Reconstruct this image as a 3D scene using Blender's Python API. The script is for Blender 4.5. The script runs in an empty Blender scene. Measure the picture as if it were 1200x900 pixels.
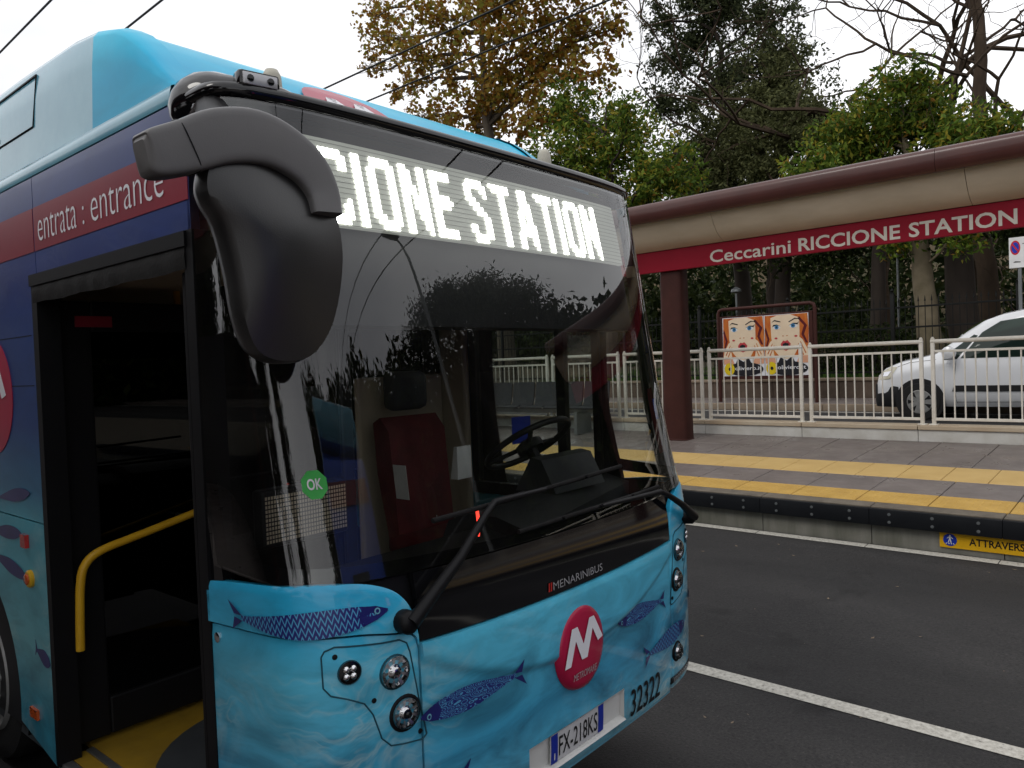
import bpy, bmesh, math, random
from mathutils import Vector, Matrix
R_ = math.radians
random.seed(7)
scene = bpy.context.scene
COL = scene.collection

# ------------------------------------------------------------------ camera
yaw, pitch, roll = R_(-42.21), R_(-1.53), R_(-2.17)
fw = Vector((math.sin(yaw)*math.cos(pitch), math.cos(yaw)*math.cos(pitch), math.sin(pitch)))
rt = fw.cross(Vector((0, 0, 1))).normalized(); up = rt.cross(fw)
rr = rt*math.cos(roll)+up*math.sin(roll); uu = -rt*math.sin(roll)+up*math.cos(roll)
cam = bpy.data.cameras.new('camera'); cam.sensor_fit = 'HORIZONTAL'; cam.sensor_width = 36; cam.lens = 27.0
cam.clip_start = .05; cam.clip_end = 1500
camo = bpy.data.objects.new('camera', cam); COL.objects.link(camo)
camo.matrix_world = Matrix(((rr.x, uu.x, -fw.x, 0), (rr.y, uu.y, -fw.y, 0), (rr.z, uu.z, -fw.z, 2.0), (0, 0, 0, 1)))
scene.camera = camo

# ------------------------------------------------------------------ sky, sun, exposure
SUN_EL, SUN_AZ = R_(48), R_(200)
w = bpy.data.worlds.new('World'); scene.world = w; w.use_nodes = True
nt = w.node_tree; nt.nodes.clear()
out = nt.nodes.new('ShaderNodeOutputWorld'); bg = nt.nodes.new('ShaderNodeBackground')
sky = nt.nodes.new('ShaderNodeTexSky'); sky.sky_type = 'NISHITA'; sky.sun_disc = False
sky.sun_elevation = SUN_EL; sky.sun_rotation = SUN_AZ; sky.dust_density = 5; sky.air_density = 1.2
tc = nt.nodes.new('ShaderNodeTexCoord'); mp = nt.nodes.new('ShaderNodeMapping'); mp.inputs['Scale'].default_value = (1, 1, 2.2)
nz = nt.nodes.new('ShaderNodeTexNoise'); nz.inputs['Scale'].default_value = 1.7; nz.inputs['Detail'].default_value = 5; nz.inputs['Roughness'].default_value = .5
cr = nt.nodes.new('ShaderNodeValToRGB')
cr.color_ramp.elements[0].position = .34; cr.color_ramp.elements[0].color = (8.4, 8.5, 9.0, 1)
cr.color_ramp.elements[1].position = .66; cr.color_ramp.elements[1].color = (13.0, 13.0, 13.2, 1)
mx = nt.nodes.new('ShaderNodeMix'); mx.data_type = 'RGBA'; mx.inputs[0].default_value = .93
L = nt.links.new
L(tc.outputs['Generated'], mp.inputs[0]); L(mp.outputs[0], nz.inputs['Vector']); L(nz.outputs[0], cr.inputs[0])
L(sky.outputs[0], mx.inputs[6]); L(cr.outputs[0], mx.inputs[7]); L(mx.outputs[2], bg.inputs[0]); L(bg.outputs[0], out.inputs[0])
bg.inputs[1].default_value = .1
sd = bpy.data.lights.new('sun', 'SUN'); sd.energy = .6; sd.angle = R_(18); sd.color = (1, .97, .92)
so = bpy.data.objects.new('sun', sd); COL.objects.link(so)
# sun stands high over the street, in the direction of sun_rotation (clockwise from +Y)
sdir = Vector((math.sin(SUN_AZ)*math.cos(SUN_EL), math.cos(SUN_AZ)*math.cos(SUN_EL), math.sin(SUN_EL)))
so.rotation_euler = sdir.to_track_quat('Z', 'Y').to_euler()
vs = scene.view_settings; vs.view_transform = 'Standard'; vs.look = 'None'; vs.exposure = 0.1; vs.gamma = 1; vs.use_curve_mapping = False
scene.render.engine = 'CYCLES'
scene.cycles.max_bounces = 10; scene.cycles.transparent_max_bounces = 16; scene.cycles.diffuse_bounces = 3; scene.cycles.glossy_bounces = 4
scene.cycles.caustics_reflective = False; scene.cycles.caustics_refractive = False

# ------------------------------------------------------------------ materials
M = {}
def newmat(name):
    m = bpy.data.materials.new(name); m.use_nodes = True; m.node_tree.nodes.clear(); M[name] = m
    t = m.node_tree; o = t.nodes.new('ShaderNodeOutputMaterial'); b = t.nodes.new('ShaderNodeBsdfPrincipled')
    t.links.new(b.outputs[0], o.inputs[0]); return m, t, b, o
def ramp(t, stops):
    r = t.nodes.new('ShaderNodeValToRGB'); e = r.color_ramp.elements
    while len(e) < len(stops): e.new(.5)
    for k, (p, c) in enumerate(stops): e[k].position = p; e[k].color = (*c, 1)
    return r
def noise(t, scale, detail=4, rough=.55, coord='Object', stretch=None, dist=0):
    c = t.nodes.new('ShaderNodeTexCoord'); n = t.nodes.new('ShaderNodeTexNoise')
    n.inputs['Scale'].default_value = scale; n.inputs['Detail'].default_value = detail; n.inputs['Roughness'].default_value = rough; n.inputs['Distortion'].default_value = dist
    if stretch:
        mpn = t.nodes.new('ShaderNodeMapping'); mpn.inputs['Scale'].default_value = stretch
        t.links.new(c.outputs[coord], mpn.inputs[0]); t.links.new(mpn.outputs[0], n.inputs['Vector'])
    else: t.links.new(c.outputs[coord], n.inputs['Vector'])
    return n
def mat(name, c1, c2=None, scale=6, rough=.5, metal=0, bump=0, bscale=80, coat=0, stretch=None, rvar=0, spec=.28):
    m, t, b, o = newmat(name)
    if c2 is None: c2 = tuple(x*.86 for x in c1)
    n = noise(t, scale, 5, .6, stretch=stretch); r = ramp(t, [(.3, c2), (.7, c1)])
    t.links.new(n.outputs[0], r.inputs[0]); t.links.new(r.outputs[0], b.inputs['Base Color'])
    b.inputs['Roughness'].default_value = rough; b.inputs['Metallic'].default_value = metal; b.inputs['Specular IOR Level'].default_value = spec
    b.inputs['Coat Weight'].default_value = coat; b.inputs['Coat Roughness'].default_value = .06
    if rvar:
        n3 = noise(t, scale*1.7, 4); mr = t.nodes.new('ShaderNodeMapRange'); mr.inputs[1].default_value = .3; mr.inputs[2].default_value = .7
        mr.inputs[3].default_value = max(.02, rough-rvar); mr.inputs[4].default_value = min(1, rough+rvar)
        t.links.new(n3.outputs[0], mr.inputs[0]); t.links.new(mr.outputs[0], b.inputs['Roughness'])
    if bump:
        n2 = noise(t, bscale, 3); bp = t.nodes.new('ShaderNodeBump'); bp.inputs['Strength'].default_value = bump; bp.inputs['Distance'].default_value = .01
        t.links.new(n2.outputs[0], bp.inputs['Height']); t.links.new(bp.outputs[0], b.inputs['Normal'])
    return m
def emis(name, c, s):
    m, t, b, o = newmat(name); b.inputs['Base Color'].default_value = (*[x*.5 for x in c], 1)
    b.inputs['Emission Color'].default_value = (*c, 1); b.inputs['Emission Strength'].default_value = s; return m
def glass(name, tint, ior=1.6, rough=0.0, dust=0):
    m, t, b, o = newmat(name); t.nodes.remove(b)
    tr = t.nodes.new('ShaderNodeBsdfTransparent'); tr.inputs[0].default_value = (*tint, 1)
    gl = t.nodes.new('ShaderNodeBsdfGlossy'); gl.inputs['Roughness'].default_value = rough; gl.inputs[0].default_value = (1, 1, 1, 1)
    fr = t.nodes.new('ShaderNodeFresnel'); fr.inputs[0].default_value = ior; mi = t.nodes.new('ShaderNodeMixShader')
    t.links.new(fr.outputs[0], mi.inputs[0]); t.links.new(tr.outputs[0], mi.inputs[1]); t.links.new(gl.outputs[0], mi.inputs[2]); t.links.new(mi.outputs[0], o.inputs[0])
    if dust:
        df = t.nodes.new('ShaderNodeBsdfDiffuse'); df.inputs[0].default_value = (.5, .48, .45, 1); m2 = t.nodes.new('ShaderNodeMixShader')
        n = noise(t, 2.6, 6, .65, dist=.6); mr = t.nodes.new('ShaderNodeMapRange'); mr.inputs[1].default_value = .35; mr.inputs[2].default_value = .75; mr.inputs[3].default_value = 0; mr.inputs[4].default_value = dust
        t.links.new(n.outputs[0], mr.inputs[0]); t.links.new(mr.outputs[0], m2.inputs[0]); t.links.new(mi.outputs[0], m2.inputs[1]); t.links.new(df.outputs[0], m2.inputs[2]); t.links.new(m2.outputs[0], o.inputs[0])
    return m
def leafmat(name, stops, trans=.35, spec=.12):
    m, t, b, o = newmat(name); t.nodes.remove(b)
    g = t.nodes.new('ShaderNodeNewGeometry'); r = ramp(t, stops); t.links.new(g.outputs['Random Per Island'], r.inputs[0])
    d = t.nodes.new('ShaderNodeBsdfPrincipled'); d.inputs['Roughness'].default_value = .55; d.inputs['Specular IOR Level'].default_value = spec; tl = t.nodes.new('ShaderNodeBsdfTranslucent'); mi = t.nodes.new('ShaderNodeMixShader'); mi.inputs[0].default_value = trans
    t.links.new(r.outputs[0], d.inputs['Base Color']); t.links.new(r.outputs[0], tl.inputs[0]); t.links.new(d.outputs[0], mi.inputs[1]); t.links.new(tl.outputs[0], mi.inputs[2]); t.links.new(mi.outputs[0], o.inputs[0])
    return m
def sea(name, zstops, streak=.5, dark=.5, coat=.5):
    """printed sea film: colour by height, broken by water caustics and pale streaks"""
    m, t, b, o = newmat(name); k = t.links.new
    c = t.nodes.new('ShaderNodeTexCoord'); sp = t.nodes.new('ShaderNodeSeparateXYZ'); k(c.outputs['Object'], sp.inputs[0])
    mr = t.nodes.new('ShaderNodeMapRange'); mr.inputs[1].default_value = .3; mr.inputs[2].default_value = 3.3; k(sp.outputs[2], mr.inputs[0])
    r = ramp(t, [((z-.3)/3., cc) for z, cc in zstops]); k(mr.outputs[0], r.inputs[0])
    n1 = noise(t, 2.2, 5, .6, stretch=(1, .9, 2.6), dist=1.2); r1 = ramp(t, [(.32, (dark, dark*1.02, dark*1.08)), (.62, (1, 1, 1))]); k(n1.outputs[0], r1.inputs[0])
    mu = t.nodes.new('ShaderNodeMix'); mu.data_type = 'RGBA'; mu.blend_type = 'MULTIPLY'; zw = t.nodes.new('ShaderNodeMapRange'); zw.inputs[1].default_value = 1.2; zw.inputs[2].default_value = .8; zw.inputs[3].default_value = .45; zw.inputs[4].default_value = 1; k(sp.outputs[2], zw.inputs[0]); k(zw.outputs[0], mu.inputs[0])
    k(r.outputs[0], mu.inputs[6]); k(r1.outputs[0], mu.inputs[7])
    nd = noise(t, 3.0, 3, .5); va = t.nodes.new('ShaderNodeVectorMath'); va.operation = 'MULTIPLY_ADD'
    va.inputs[1].default_value = (.35, .35, .35); k(nd.outputs['Color'], va.inputs[0]); k(c.outputs['Object'], va.inputs[2])
    ms = t.nodes.new('ShaderNodeMapping'); ms.inputs['Scale'].default_value = (2.2, 2.2, 6.5); ms.inputs['Rotation'].default_value = (.25, .2, 0); k(va.outputs[0], ms.inputs[0])
    vo = t.nodes.new('ShaderNodeTexNoise'); vo.inputs['Scale'].default_value = 1.5; vo.inputs['Detail'].default_value = 3; vo.inputs['Distortion'].default_value = 1.6; k(ms.outputs[0], vo.inputs['Vector'])
    ab = t.nodes.new('ShaderNodeMath'); ab.operation = 'SUBTRACT'; ab.inputs[1].default_value = .5; k(vo.outputs[0], ab.inputs[0])
    ab2 = t.nodes.new('ShaderNodeMath'); ab2.operation = 'ABSOLUTE'; k(ab.outputs[0], ab2.inputs[0])
    r2 = ramp(t, [(0, (.9, .9, .9)), (.03, (.5, .5, .5)), (.10, (0, 0, 0))]); k(ab2.outputs[0], r2.inputs[0])
    n4 = noise(t, 1.6, 3, .5); r4 = ramp(t, [(.45, (0, 0, 0)), (.68, (1, 1, 1))]); k(n4.outputs[0], r4.inputs[0])
    zf = t.nodes.new('ShaderNodeMapRange'); zf.inputs[1].default_value = 1.45; zf.inputs[2].default_value = .75; zf.inputs[3].default_value = .06; zf.inputs[4].default_value = 1; k(sp.outputs[2], zf.inputs[0])
    m1 = t.nodes.new('ShaderNodeMath'); m1.operation = 'MULTIPLY'; k(r2.outputs[0], m1.inputs[0]); k(r4.outputs[0], m1.inputs[1])
    m2 = t.nodes.new('ShaderNodeMath'); m2.operation = 'MULTIPLY'; k(m1.outputs[0], m2.inputs[0]); k(zf.outputs[0], m2.inputs[1])
    m3 = t.nodes.new('ShaderNodeMath'); m3.operation = 'MULTIPLY'; m3.inputs[1].default_value = streak; k(m2.outputs[0], m3.inputs[0])
    fi = t.nodes.new('ShaderNodeMix'); fi.data_type = 'RGBA'; fi.inputs[7].default_value = (.62, .68, .60, 1)
    k(m3.outputs[0], fi.inputs[0]); k(mu.outputs[2], fi.inputs[6]); gz = t.nodes.new('ShaderNodeMapRange'); gz.inputs[1].default_value = .35; gz.inputs[2].default_value = .8; gz.inputs[3].default_value = .5; gz.inputs[4].default_value = .04; k(sp.outputs[2], gz.inputs[0])
    gn = noise(t, 9, 6, .7, stretch=(1, 1, .45)); gr_ = ramp(t, [(.42, (0, 0, 0)), (.72, (1, 1, 1))]); k(gn.outputs[0], gr_.inputs[0])
    gm_ = t.nodes.new('ShaderNodeMath'); gm_.operation = 'MULTIPLY'; k(gr_.outputs[0], gm_.inputs[0]); k(gz.outputs[0], gm_.inputs[1])
    gi = t.nodes.new('ShaderNodeMix'); gi.data_type = 'RGBA'; gi.inputs[7].default_value = (.07, .075, .07, 1); k(gm_.outputs[0], gi.inputs[0]); k(fi.outputs[2], gi.inputs[6])
    k(gi.outputs[2], b.inputs['Base Color']); b.inputs['Specular IOR Level'].default_value = .3
    b.inputs['Roughness'].default_value = .28; b.inputs['Coat Weight'].default_value = coat; b.inputs['Coat Roughness'].default_value = .05
    return m

sea('sea_front', [(.43, (.20, .56, .70)), (.58, (.09, .42, .62)), (.75, (.045, .32, .52)), (.92, (.08, .44, .64)), (1.1, (.10, .54, .75)), (1.22, (.045, .44, .68)), (1.36, (.025, .42, .70))], .62, .36, .4)
sea('sea_side', [(.4, (.05, .30, .42)), (.8, (.13, .40, .45)), (1.37, (.06, .36, .46)), (1.5, (.03, .16, .29)), (1.8, (.016, .055, .20)), (2.4, (.018, .042, .18)), (2.9, (.04, .07, .22))], 1.0, .55, .15)
sea('sea_roof', [(2.8, (.006, .36, .56)), (3.1, (.002, .40, .66)), (3.3, (.010, .56, .80))], .1, .72, .0)
M['sea_roof'].node_tree.nodes['Principled BSDF'].inputs['Specular IOR Level'].default_value = .12
mat('pale_cyan', (.17, .40, .50), (.11, .31, .42), 3, .14, coat=.3)
mat('black_gloss', (.005, .005, .006), None, 5, .07, coat=.2, spec=.4)
mat('black_satin', (.006, .006, .007), None, 5, .45, spec=.18)
mat('black_rubber', (.008, .008, .008), (.014, .013, .013), 12, .65, bump=.15, bscale=60, spec=.15)
mat('mirror_plastic', (.016, .0155, .0155), (.014, .0135, .0135), 3, .33, bump=.06, bscale=260, spec=.6)
mat('grey_plastic', (.145, .142, .142), (.125, .123, .123), 3, .36, bump=.05, bscale=260)
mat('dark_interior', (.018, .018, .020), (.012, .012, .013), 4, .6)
mat('dash_grey', (.035, .036, .040), (.026, .027, .030), 4, .55, bump=.05, bscale=200)
mat('cream_panel', (.42, .35, .26), (.37, .31, .23), 2, .5)
mat('seat_red', (.12, .010, .014), (.07, .008, .011), 7, .8)
mat('seat_grey', (.05, .05, .055), None, 8, .8)
mat('yellow_paint', (.62, .36, .02), (.55, .30, .015), 6, .35)
mat('yellow_floor', (.38, .23, .02), (.26, .16, .02), 5, .6, rvar=.1)
mat('grey_floor', (.06, .065, .07), (.045, .05, .055), 9, .6)
mat('aluminium', (.55, .55, .55), (.45, .45, .45), 20, .35, metal=.9)
mat('chrome', (.75, .75, .77), (.65, .65, .66), 9, .08, metal=1)
mat('navy', (.016, .018, .13), (.012, .014, .10), 9, .3, coat=.4)
mat('red_stripe', (.24, .018, .035), (.20, .016, .03), 3, .3, coat=.4)
mat('logo_red', (.40, .012, .055), (.34, .01, .045), 5, .3, coat=.15)
mat('white_vinyl', (.75, .75, .78), (.68, .68, .72), 6, .35)
mat('grey_vinyl', (.45, .45, .46), (.40, .40, .42), 6, .3, metal=.4)
mat('white_plastic', (.62, .62, .60), (.52, .52, .50), 5, .45)
mat('plate_white', (.55, .55, .56), (.47, .47, .48), 8, .4)
mat('plate_blue', (.012, .03, .30), None, 8, .4)
mat('letter_black', (.008, .008, .009), None, 8, .4)
mat('antenna_white', (.50, .48, .40), None, 8, .5)
mat('reflector_red', (.5, .02, .012), (.35, .012, .01), 40, .15, coat=1)
mat('reflector_orange', (.55, .09, .015), None, 40, .2, coat=1)
mat('sticker_green', (.03, .30, .05), None, 8, .4)
mat('led_panel', (.24, .24, .21), (.2, .2, .17), 40, .5)
mat('bus_blue', (.04, .10, .50), (.03, .075, .40), 2, .3, coat=.3)
mat('panel_groove', (.012, .07, .10), None, 5, .6)
emis('led_lit', (1, 1, .94), 9.0)
emis('led_board_bloom', (.55, .56, .50), .33)  # faint emission of the whole board stands in for bloom around the lit letters
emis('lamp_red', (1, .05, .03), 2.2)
glass('windscreen_glass', (.90, .93, .91), 1.66, 0, .012)
glass('side_glass', (.78, .82, .80), 1.5)
glass('door_glass', (.10, .11, .11), 1.55)
glass('lens_glass', (.9, .9, .9), 1.5)
mat('tyre', (.016, .016, .016), None, 20, .75, bump=.3, bscale=90)
mat('rim', (.34, .34, .33), (.24, .24, .23), 14, .45, metal=.4)
mat('brown_metal', (.085, .030, .024), (.065, .024, .020), 3, .32, coat=.3, bump=.03)
mat('brown_paint', (.058, .020, .016), (.042, .015, .012), 5, .5, bump=.04, spec=.15)
mat('soffit_cream', (.66, .57, .45), (.54, .46, .35), 1.4, .5, stretch=(1, 1, 4))
mat('banner_red', (.26, .008, .022), (.22, .007, .018), 3, .5, spec=.12)
mat('letter_cream', (.62, .57, .50), None, 8, .5)
mat('rail_white', (.74, .71, .64), (.64, .60, .52), 9, .4, bump=.05)
mat('wall_white', (.60, .59, .55), (.44, .42, .37), 3.5, .7, bump=.15, bscale=30)
mat('wall_cap', (.50, .43, .32), (.40, .30, .20), 2.2, .7, stretch=(1, 1, 1), bump=.1)
mat('tile_grey', (.195, .165, .152), (.135, .113, .104), 2.6, .38, bump=.08, bscale=60, rvar=.14)
mat('tile_yellow', (.58, .40, .15), (.50, .33, .115), 3, .6, bump=.06)
mat('tile_tactile', (.54, .34, .085), (.43, .26, .06), 5, .6)
mat('kerb_concrete', (.17, .145, .112), (.10, .085, .066), 6, .75, bump=.3, bscale=50)
mat('riser_concrete', (.23, .22, .19), (.115, .115, .09), 2.5, .7, stretch=(2.5, 1, .5), bump=.15)
mat('band_rubber', (.008, .009, .011), (.012, .013, .015), 5, .55, spec=.15)
mat('steel', (.30, .31, .32), None, 10, .4, metal=.8)
mat('sign_yellow', (.72, .40, .01), None, 5, .4)
mat('sign_blue', (.012, .04, .38), None, 5, .4)
mat('sign_white', (.72, .72, .70), None, 5, .5)
mat('sign_red', (.55, .02, .02), None, 5, .4)
mat('iron', (.008, .009, .009), (.012, .012, .011), 12, .5, spec=.12)
mat('low_wall', (.14, .10, .075), (.08, .06, .045), 4, .85, bump=.4, bscale=14)
mat('coping', (.26, .20, .14), (.19, .15, .11), 4, .8, bump=.2)
mat('bark_brown', (.085, .060, .042), (.04, .03, .022), 3, .9, bump=.6, bscale=14, stretch=(1, 1, .4), spec=.1)
mat('bark_grey', (.11, .09, .065), (.06, .05, .04), 3, .9, bump=.6, bscale=14, stretch=(1, 1, .4))
mat('bark_dark', (.050, .038, .030), (.028, .022, .018), 3, .9, bump=.6, bscale=14, stretch=(1, 1, .4))
mat('bark_pale', (.22, .18, .12), (.12, .10, .06), 2.4, .9, bump=.4, bscale=9)
mat('van_white', (.76, .77, .78), (.72, .73, .75), 2, .22, coat=.7)
mat('van_black', (.015, .015, .016), None, 6, .5)
glass('van_glass', (.16, .22, .20), 1.38)
mat('headlamp', (.62, .58, .42), (.4, .38, .30), 30, .12, coat=1)
mat('poster_white', (.72, .72, .74), None, 5, .6)
mat('poster_skin', (.74, .60, .43), (.68, .53, .37), 5, .6)
mat('poster_peach', (.66, .33, .20), None, 5, .6)
mat('poster_hair', (.36, .045, .008), (.55, .18, .025), 9, .6, stretch=(1, 1, .3))
mat('poster_black', (.010, .010, .014), None, 5, .6)
mat('poster_lip', (.50, .05, .06), None, 5, .5)
mat('poster_eye', (.05, .20, .38), None, 5, .5)
mat('poster_yellow', (.70, .52, .01), None, 5, .5)
mat('lamp_grey', (.20, .21, .21), None, 8, .4, metal=.5)
mat('grass_mat', (.05, .10, .018), (.025, .055, .012), 1.2, .9)
mat('litter_ground', (.085, .055, .030), (.030, .035, .014), .5, .95, bump=.5, bscale=4)
mat('wire', (.010, .010, .010), None, 5, .5)
leafmat('leaf_plane', [(0, (.13, .055, .010)), (.3, (.28, .13, .02)), (.55, (.27, .18, .03)), (.80, (.19, .20, .035)), (1, (.40, .25, .05))], .5)
leafmat('leaf_magnolia', [(0, (.030, .06, .010)), (.45, (.095, .16, .02)), (.75, (.19, .25, .035)), (.92, (.29, .25, .03)), (1, (.30, .15, .03))], .35)
leafmat('leaf_holm', [(0, (.028, .040, .018)), (.6, (.075, .092, .042)), (1, (.13, .15, .07))], .35)
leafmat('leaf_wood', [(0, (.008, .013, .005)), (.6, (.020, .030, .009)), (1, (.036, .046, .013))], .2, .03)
leafmat('leaf_olive', [(0, (.05, .058, .022)), (.6, (.105, .115, .045)), (1, (.17, .18, .075))], .35)
leafmat('leaf_pine', [(0, (.008, .014, .006)), (1, (.025, .04, .015))], .15)
leafmat('blade', [(0, (.02, .05, .01)), (.6, (.05, .11, .02)), (1, (.10, .15, .03))], .3)

def asphalt():
    m, t, b, o = newmat('asphalt'); k = t.links.new
    n1 = noise(t, .55, 6, .65, stretch=(.22, 1, 1), dist=.4); r1 = ramp(t, [(.32, (.0165, .016, .0165)), (.5, (.028, .027, .027)), (.7, (.044, .042, .041))]); k(n1.outputs[0], r1.inputs[0])
    n2 = noise(t, 62, 4, .75); r2 = ramp(t, [(.30, (.30, .30, .30)), (.47, (.9, .9, .9)), (.62, (1.25, 1.22, 1.2)), (.74, (3.0, 2.9, 2.7))]); k(n2.outputs[0], r2.inputs[0])
    mu = t.nodes.new('ShaderNodeMix'); mu.data_type = 'RGBA'; mu.blend_type = 'MULTIPLY'; mu.inputs[0].default_value = 1
    c = t.nodes.new('ShaderNodeTexCoord'); sp = t.nodes.new('ShaderNodeSeparateXYZ'); k(c.outputs['Object'], sp.inputs[0])
    def ma(op, a, bb):
        n = t.nodes.new('ShaderNodeMath'); n.operation = op
        for i, x in enumerate((a, bb)):
            if x is None: continue
            if isinstance(x, (int, float)): n.inputs[i].default_value = x
            else: k(x, n.inputs[i])
        return n.outputs[0]
    wob = noise(t, .8, 3, .5); yy = ma('ADD', sp.outputs[1], ma('MULTIPLY', wob.outputs[0], .35))
    tr = ma('SINE', ma('MULTIPLY', yy, 3.6), None); rt_ = ramp(t, [(.15, (.80, .80, .80)), (.75, (1.12, 1.11, 1.10))]); k(ma('MULTIPLY', ma('ADD', tr, 1), .5), rt_.inputs[0])
    dn = noise(t, 1.1, 3, .5, dist=.8); va = t.nodes.new('ShaderNodeVectorMath'); va.operation = 'MULTIPLY_ADD'; va.inputs[1].default_value = (.5, .5, 0); k(dn.outputs['Color'], va.inputs[0]); k(c.outputs['Object'], va.inputs[2])
    vo = t.nodes.new('ShaderNodeTexVoronoi'); vo.feature = 'DISTANCE_TO_EDGE'; vo.inputs['Scale'].default_value = .42; k(va.outputs[0], vo.inputs['Vector'])
    rc_ = ramp(t, [(0, (.86, .86, .86)), (.003, (1, 1, 1))]); k(vo.outputs['Distance'], rc_.inputs[0])
    oil = noise(t, 2.2, 2, .4); ro = ramp(t, [(.27, (.55, .55, .55)), (.34, (1, 1, 1))]); k(oil.outputs[0], ro.inputs[0])
    last = r1.outputs[0]
    for x in (rt_.outputs[0], rc_.outputs[0], ro.outputs[0]):
        q = t.nodes.new('ShaderNodeMix'); q.data_type = 'RGBA'; q.blend_type = 'MULTIPLY'; q.inputs[0].default_value = 1; k(last, q.inputs[6]); k(x, q.inputs[7]); last = q.outputs[2]
    k(last, mu.inputs[6]); k(r2.outputs[0], mu.inputs[7]); k(mu.outputs[2], b.inputs['Base Color'])
    n3 = noise(t, .7, 3); mr = t.nodes.new('ShaderNodeMapRange'); mr.inputs[1].default_value = .3; mr.inputs[2].default_value = .7; mr.inputs[3].default_value = .55; mr.inputs[4].default_value = .8
    k(n3.outputs[0], mr.inputs[0]); k(mr.outputs[0], b.inputs['Roughness']); b.inputs['Specular IOR Level'].default_value = .35
    bp = t.nodes.new('ShaderNodeBump'); bp.inputs['Strength'].default_value = .8; bp.inputs['Distance'].default_value = .012
    k(n2.outputs[0], bp.inputs['Height']); k(bp.outputs[0], b.inputs['Normal'])
asphalt()
def roadpaint():
    m, t, b, o = newmat('road_paint'); k = t.links.new
    n = noise(t, 38, 5, .75); r = ramp(t, [(.30, (.10, .095, .085)), (.42, (.40, .38, .33)), (.6, (.56, .54, .48))]); k(n.outputs[0], r.inputs[0]); k(r.outputs[0], b.inputs['Base Color']); b.inputs['Roughness'].default_value = .7
roadpaint()
def fishmat():
    m, t, b, o = newmat('fish_print'); k = t.links.new
    c = t.nodes.new('ShaderNodeTexCoord'); mpn = t.nodes.new('ShaderNodeMapping'); k(c.outputs['UV'], mpn.inputs[0])
    wv = t.nodes.new('ShaderNodeTexWave'); wv.wave_type = 'RINGS'; wv.inputs['Scale'].default_value = 9; wv.inputs['Distortion'].default_value = 0
    vo = t.nodes.new('ShaderNodeTexVoronoi'); vo.inputs['Scale'].default_value = 11; k(mpn.outputs[0], vo.inputs['Vector'])
    mm = t.nodes.new('ShaderNodeMath'); mm.operation = 'SINE'; ma = t.nodes.new('ShaderNodeMath'); ma.operation = 'MULTIPLY'; ma.inputs[1].default_value = 26
    k(vo.outputs['Distance'], ma.inputs[0]); k(ma.outputs[0], mm.inputs[0])
    r = ramp(t, [(.55, (.014, .016, .14)), (.75, (.08, .30, .50))]); k(mm.outputs[0], r.inputs[0]); k(r.outputs[0], b.inputs['Base Color']); b.inputs['Roughness'].default_value = .3
fishmat()
def zigzagmat(name, su, freq, amp, thr):
    m, t, b, o = newmat(name); k = t.links.new
    c = t.nodes.new('ShaderNodeTexCoord'); sp = t.nodes.new('ShaderNodeSeparateXYZ'); k(c.outputs['UV'], sp.inputs[0])
    def ma(op, a, bb):
        n = t.nodes.new('ShaderNodeMath'); n.operation = op
        for i, x in enumerate((a, bb)):
            if x is None: continue
            if isinstance(x, (int, float)): n.inputs[i].default_value = x
            else: k(x, n.inputs[i])
        return n.outputs[0]
    tri = ma('PINGPONG', ma('MULTIPLY', sp.outputs[0], su), 1.0)
    val = ma('FRACT', ma('ADD', ma('MULTIPLY', sp.outputs[1], freq), ma('MULTIPLY', tri, amp)), None)
    st = ma('GREATER_THAN', val, thr)
    r = ramp(t, [(0, (.014, .016, .14)), (1, (.07, .32, .52))]); k(st, r.inputs[0]); k(r.outputs[0], b.inputs['Base Color']); b.inputs['Roughness'].default_value = .3
zigzagmat('fish_zigzag', 44, 6, .9, .68)
zigzagmat('fish_scale', 30, 7, 1.0, .72)

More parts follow.
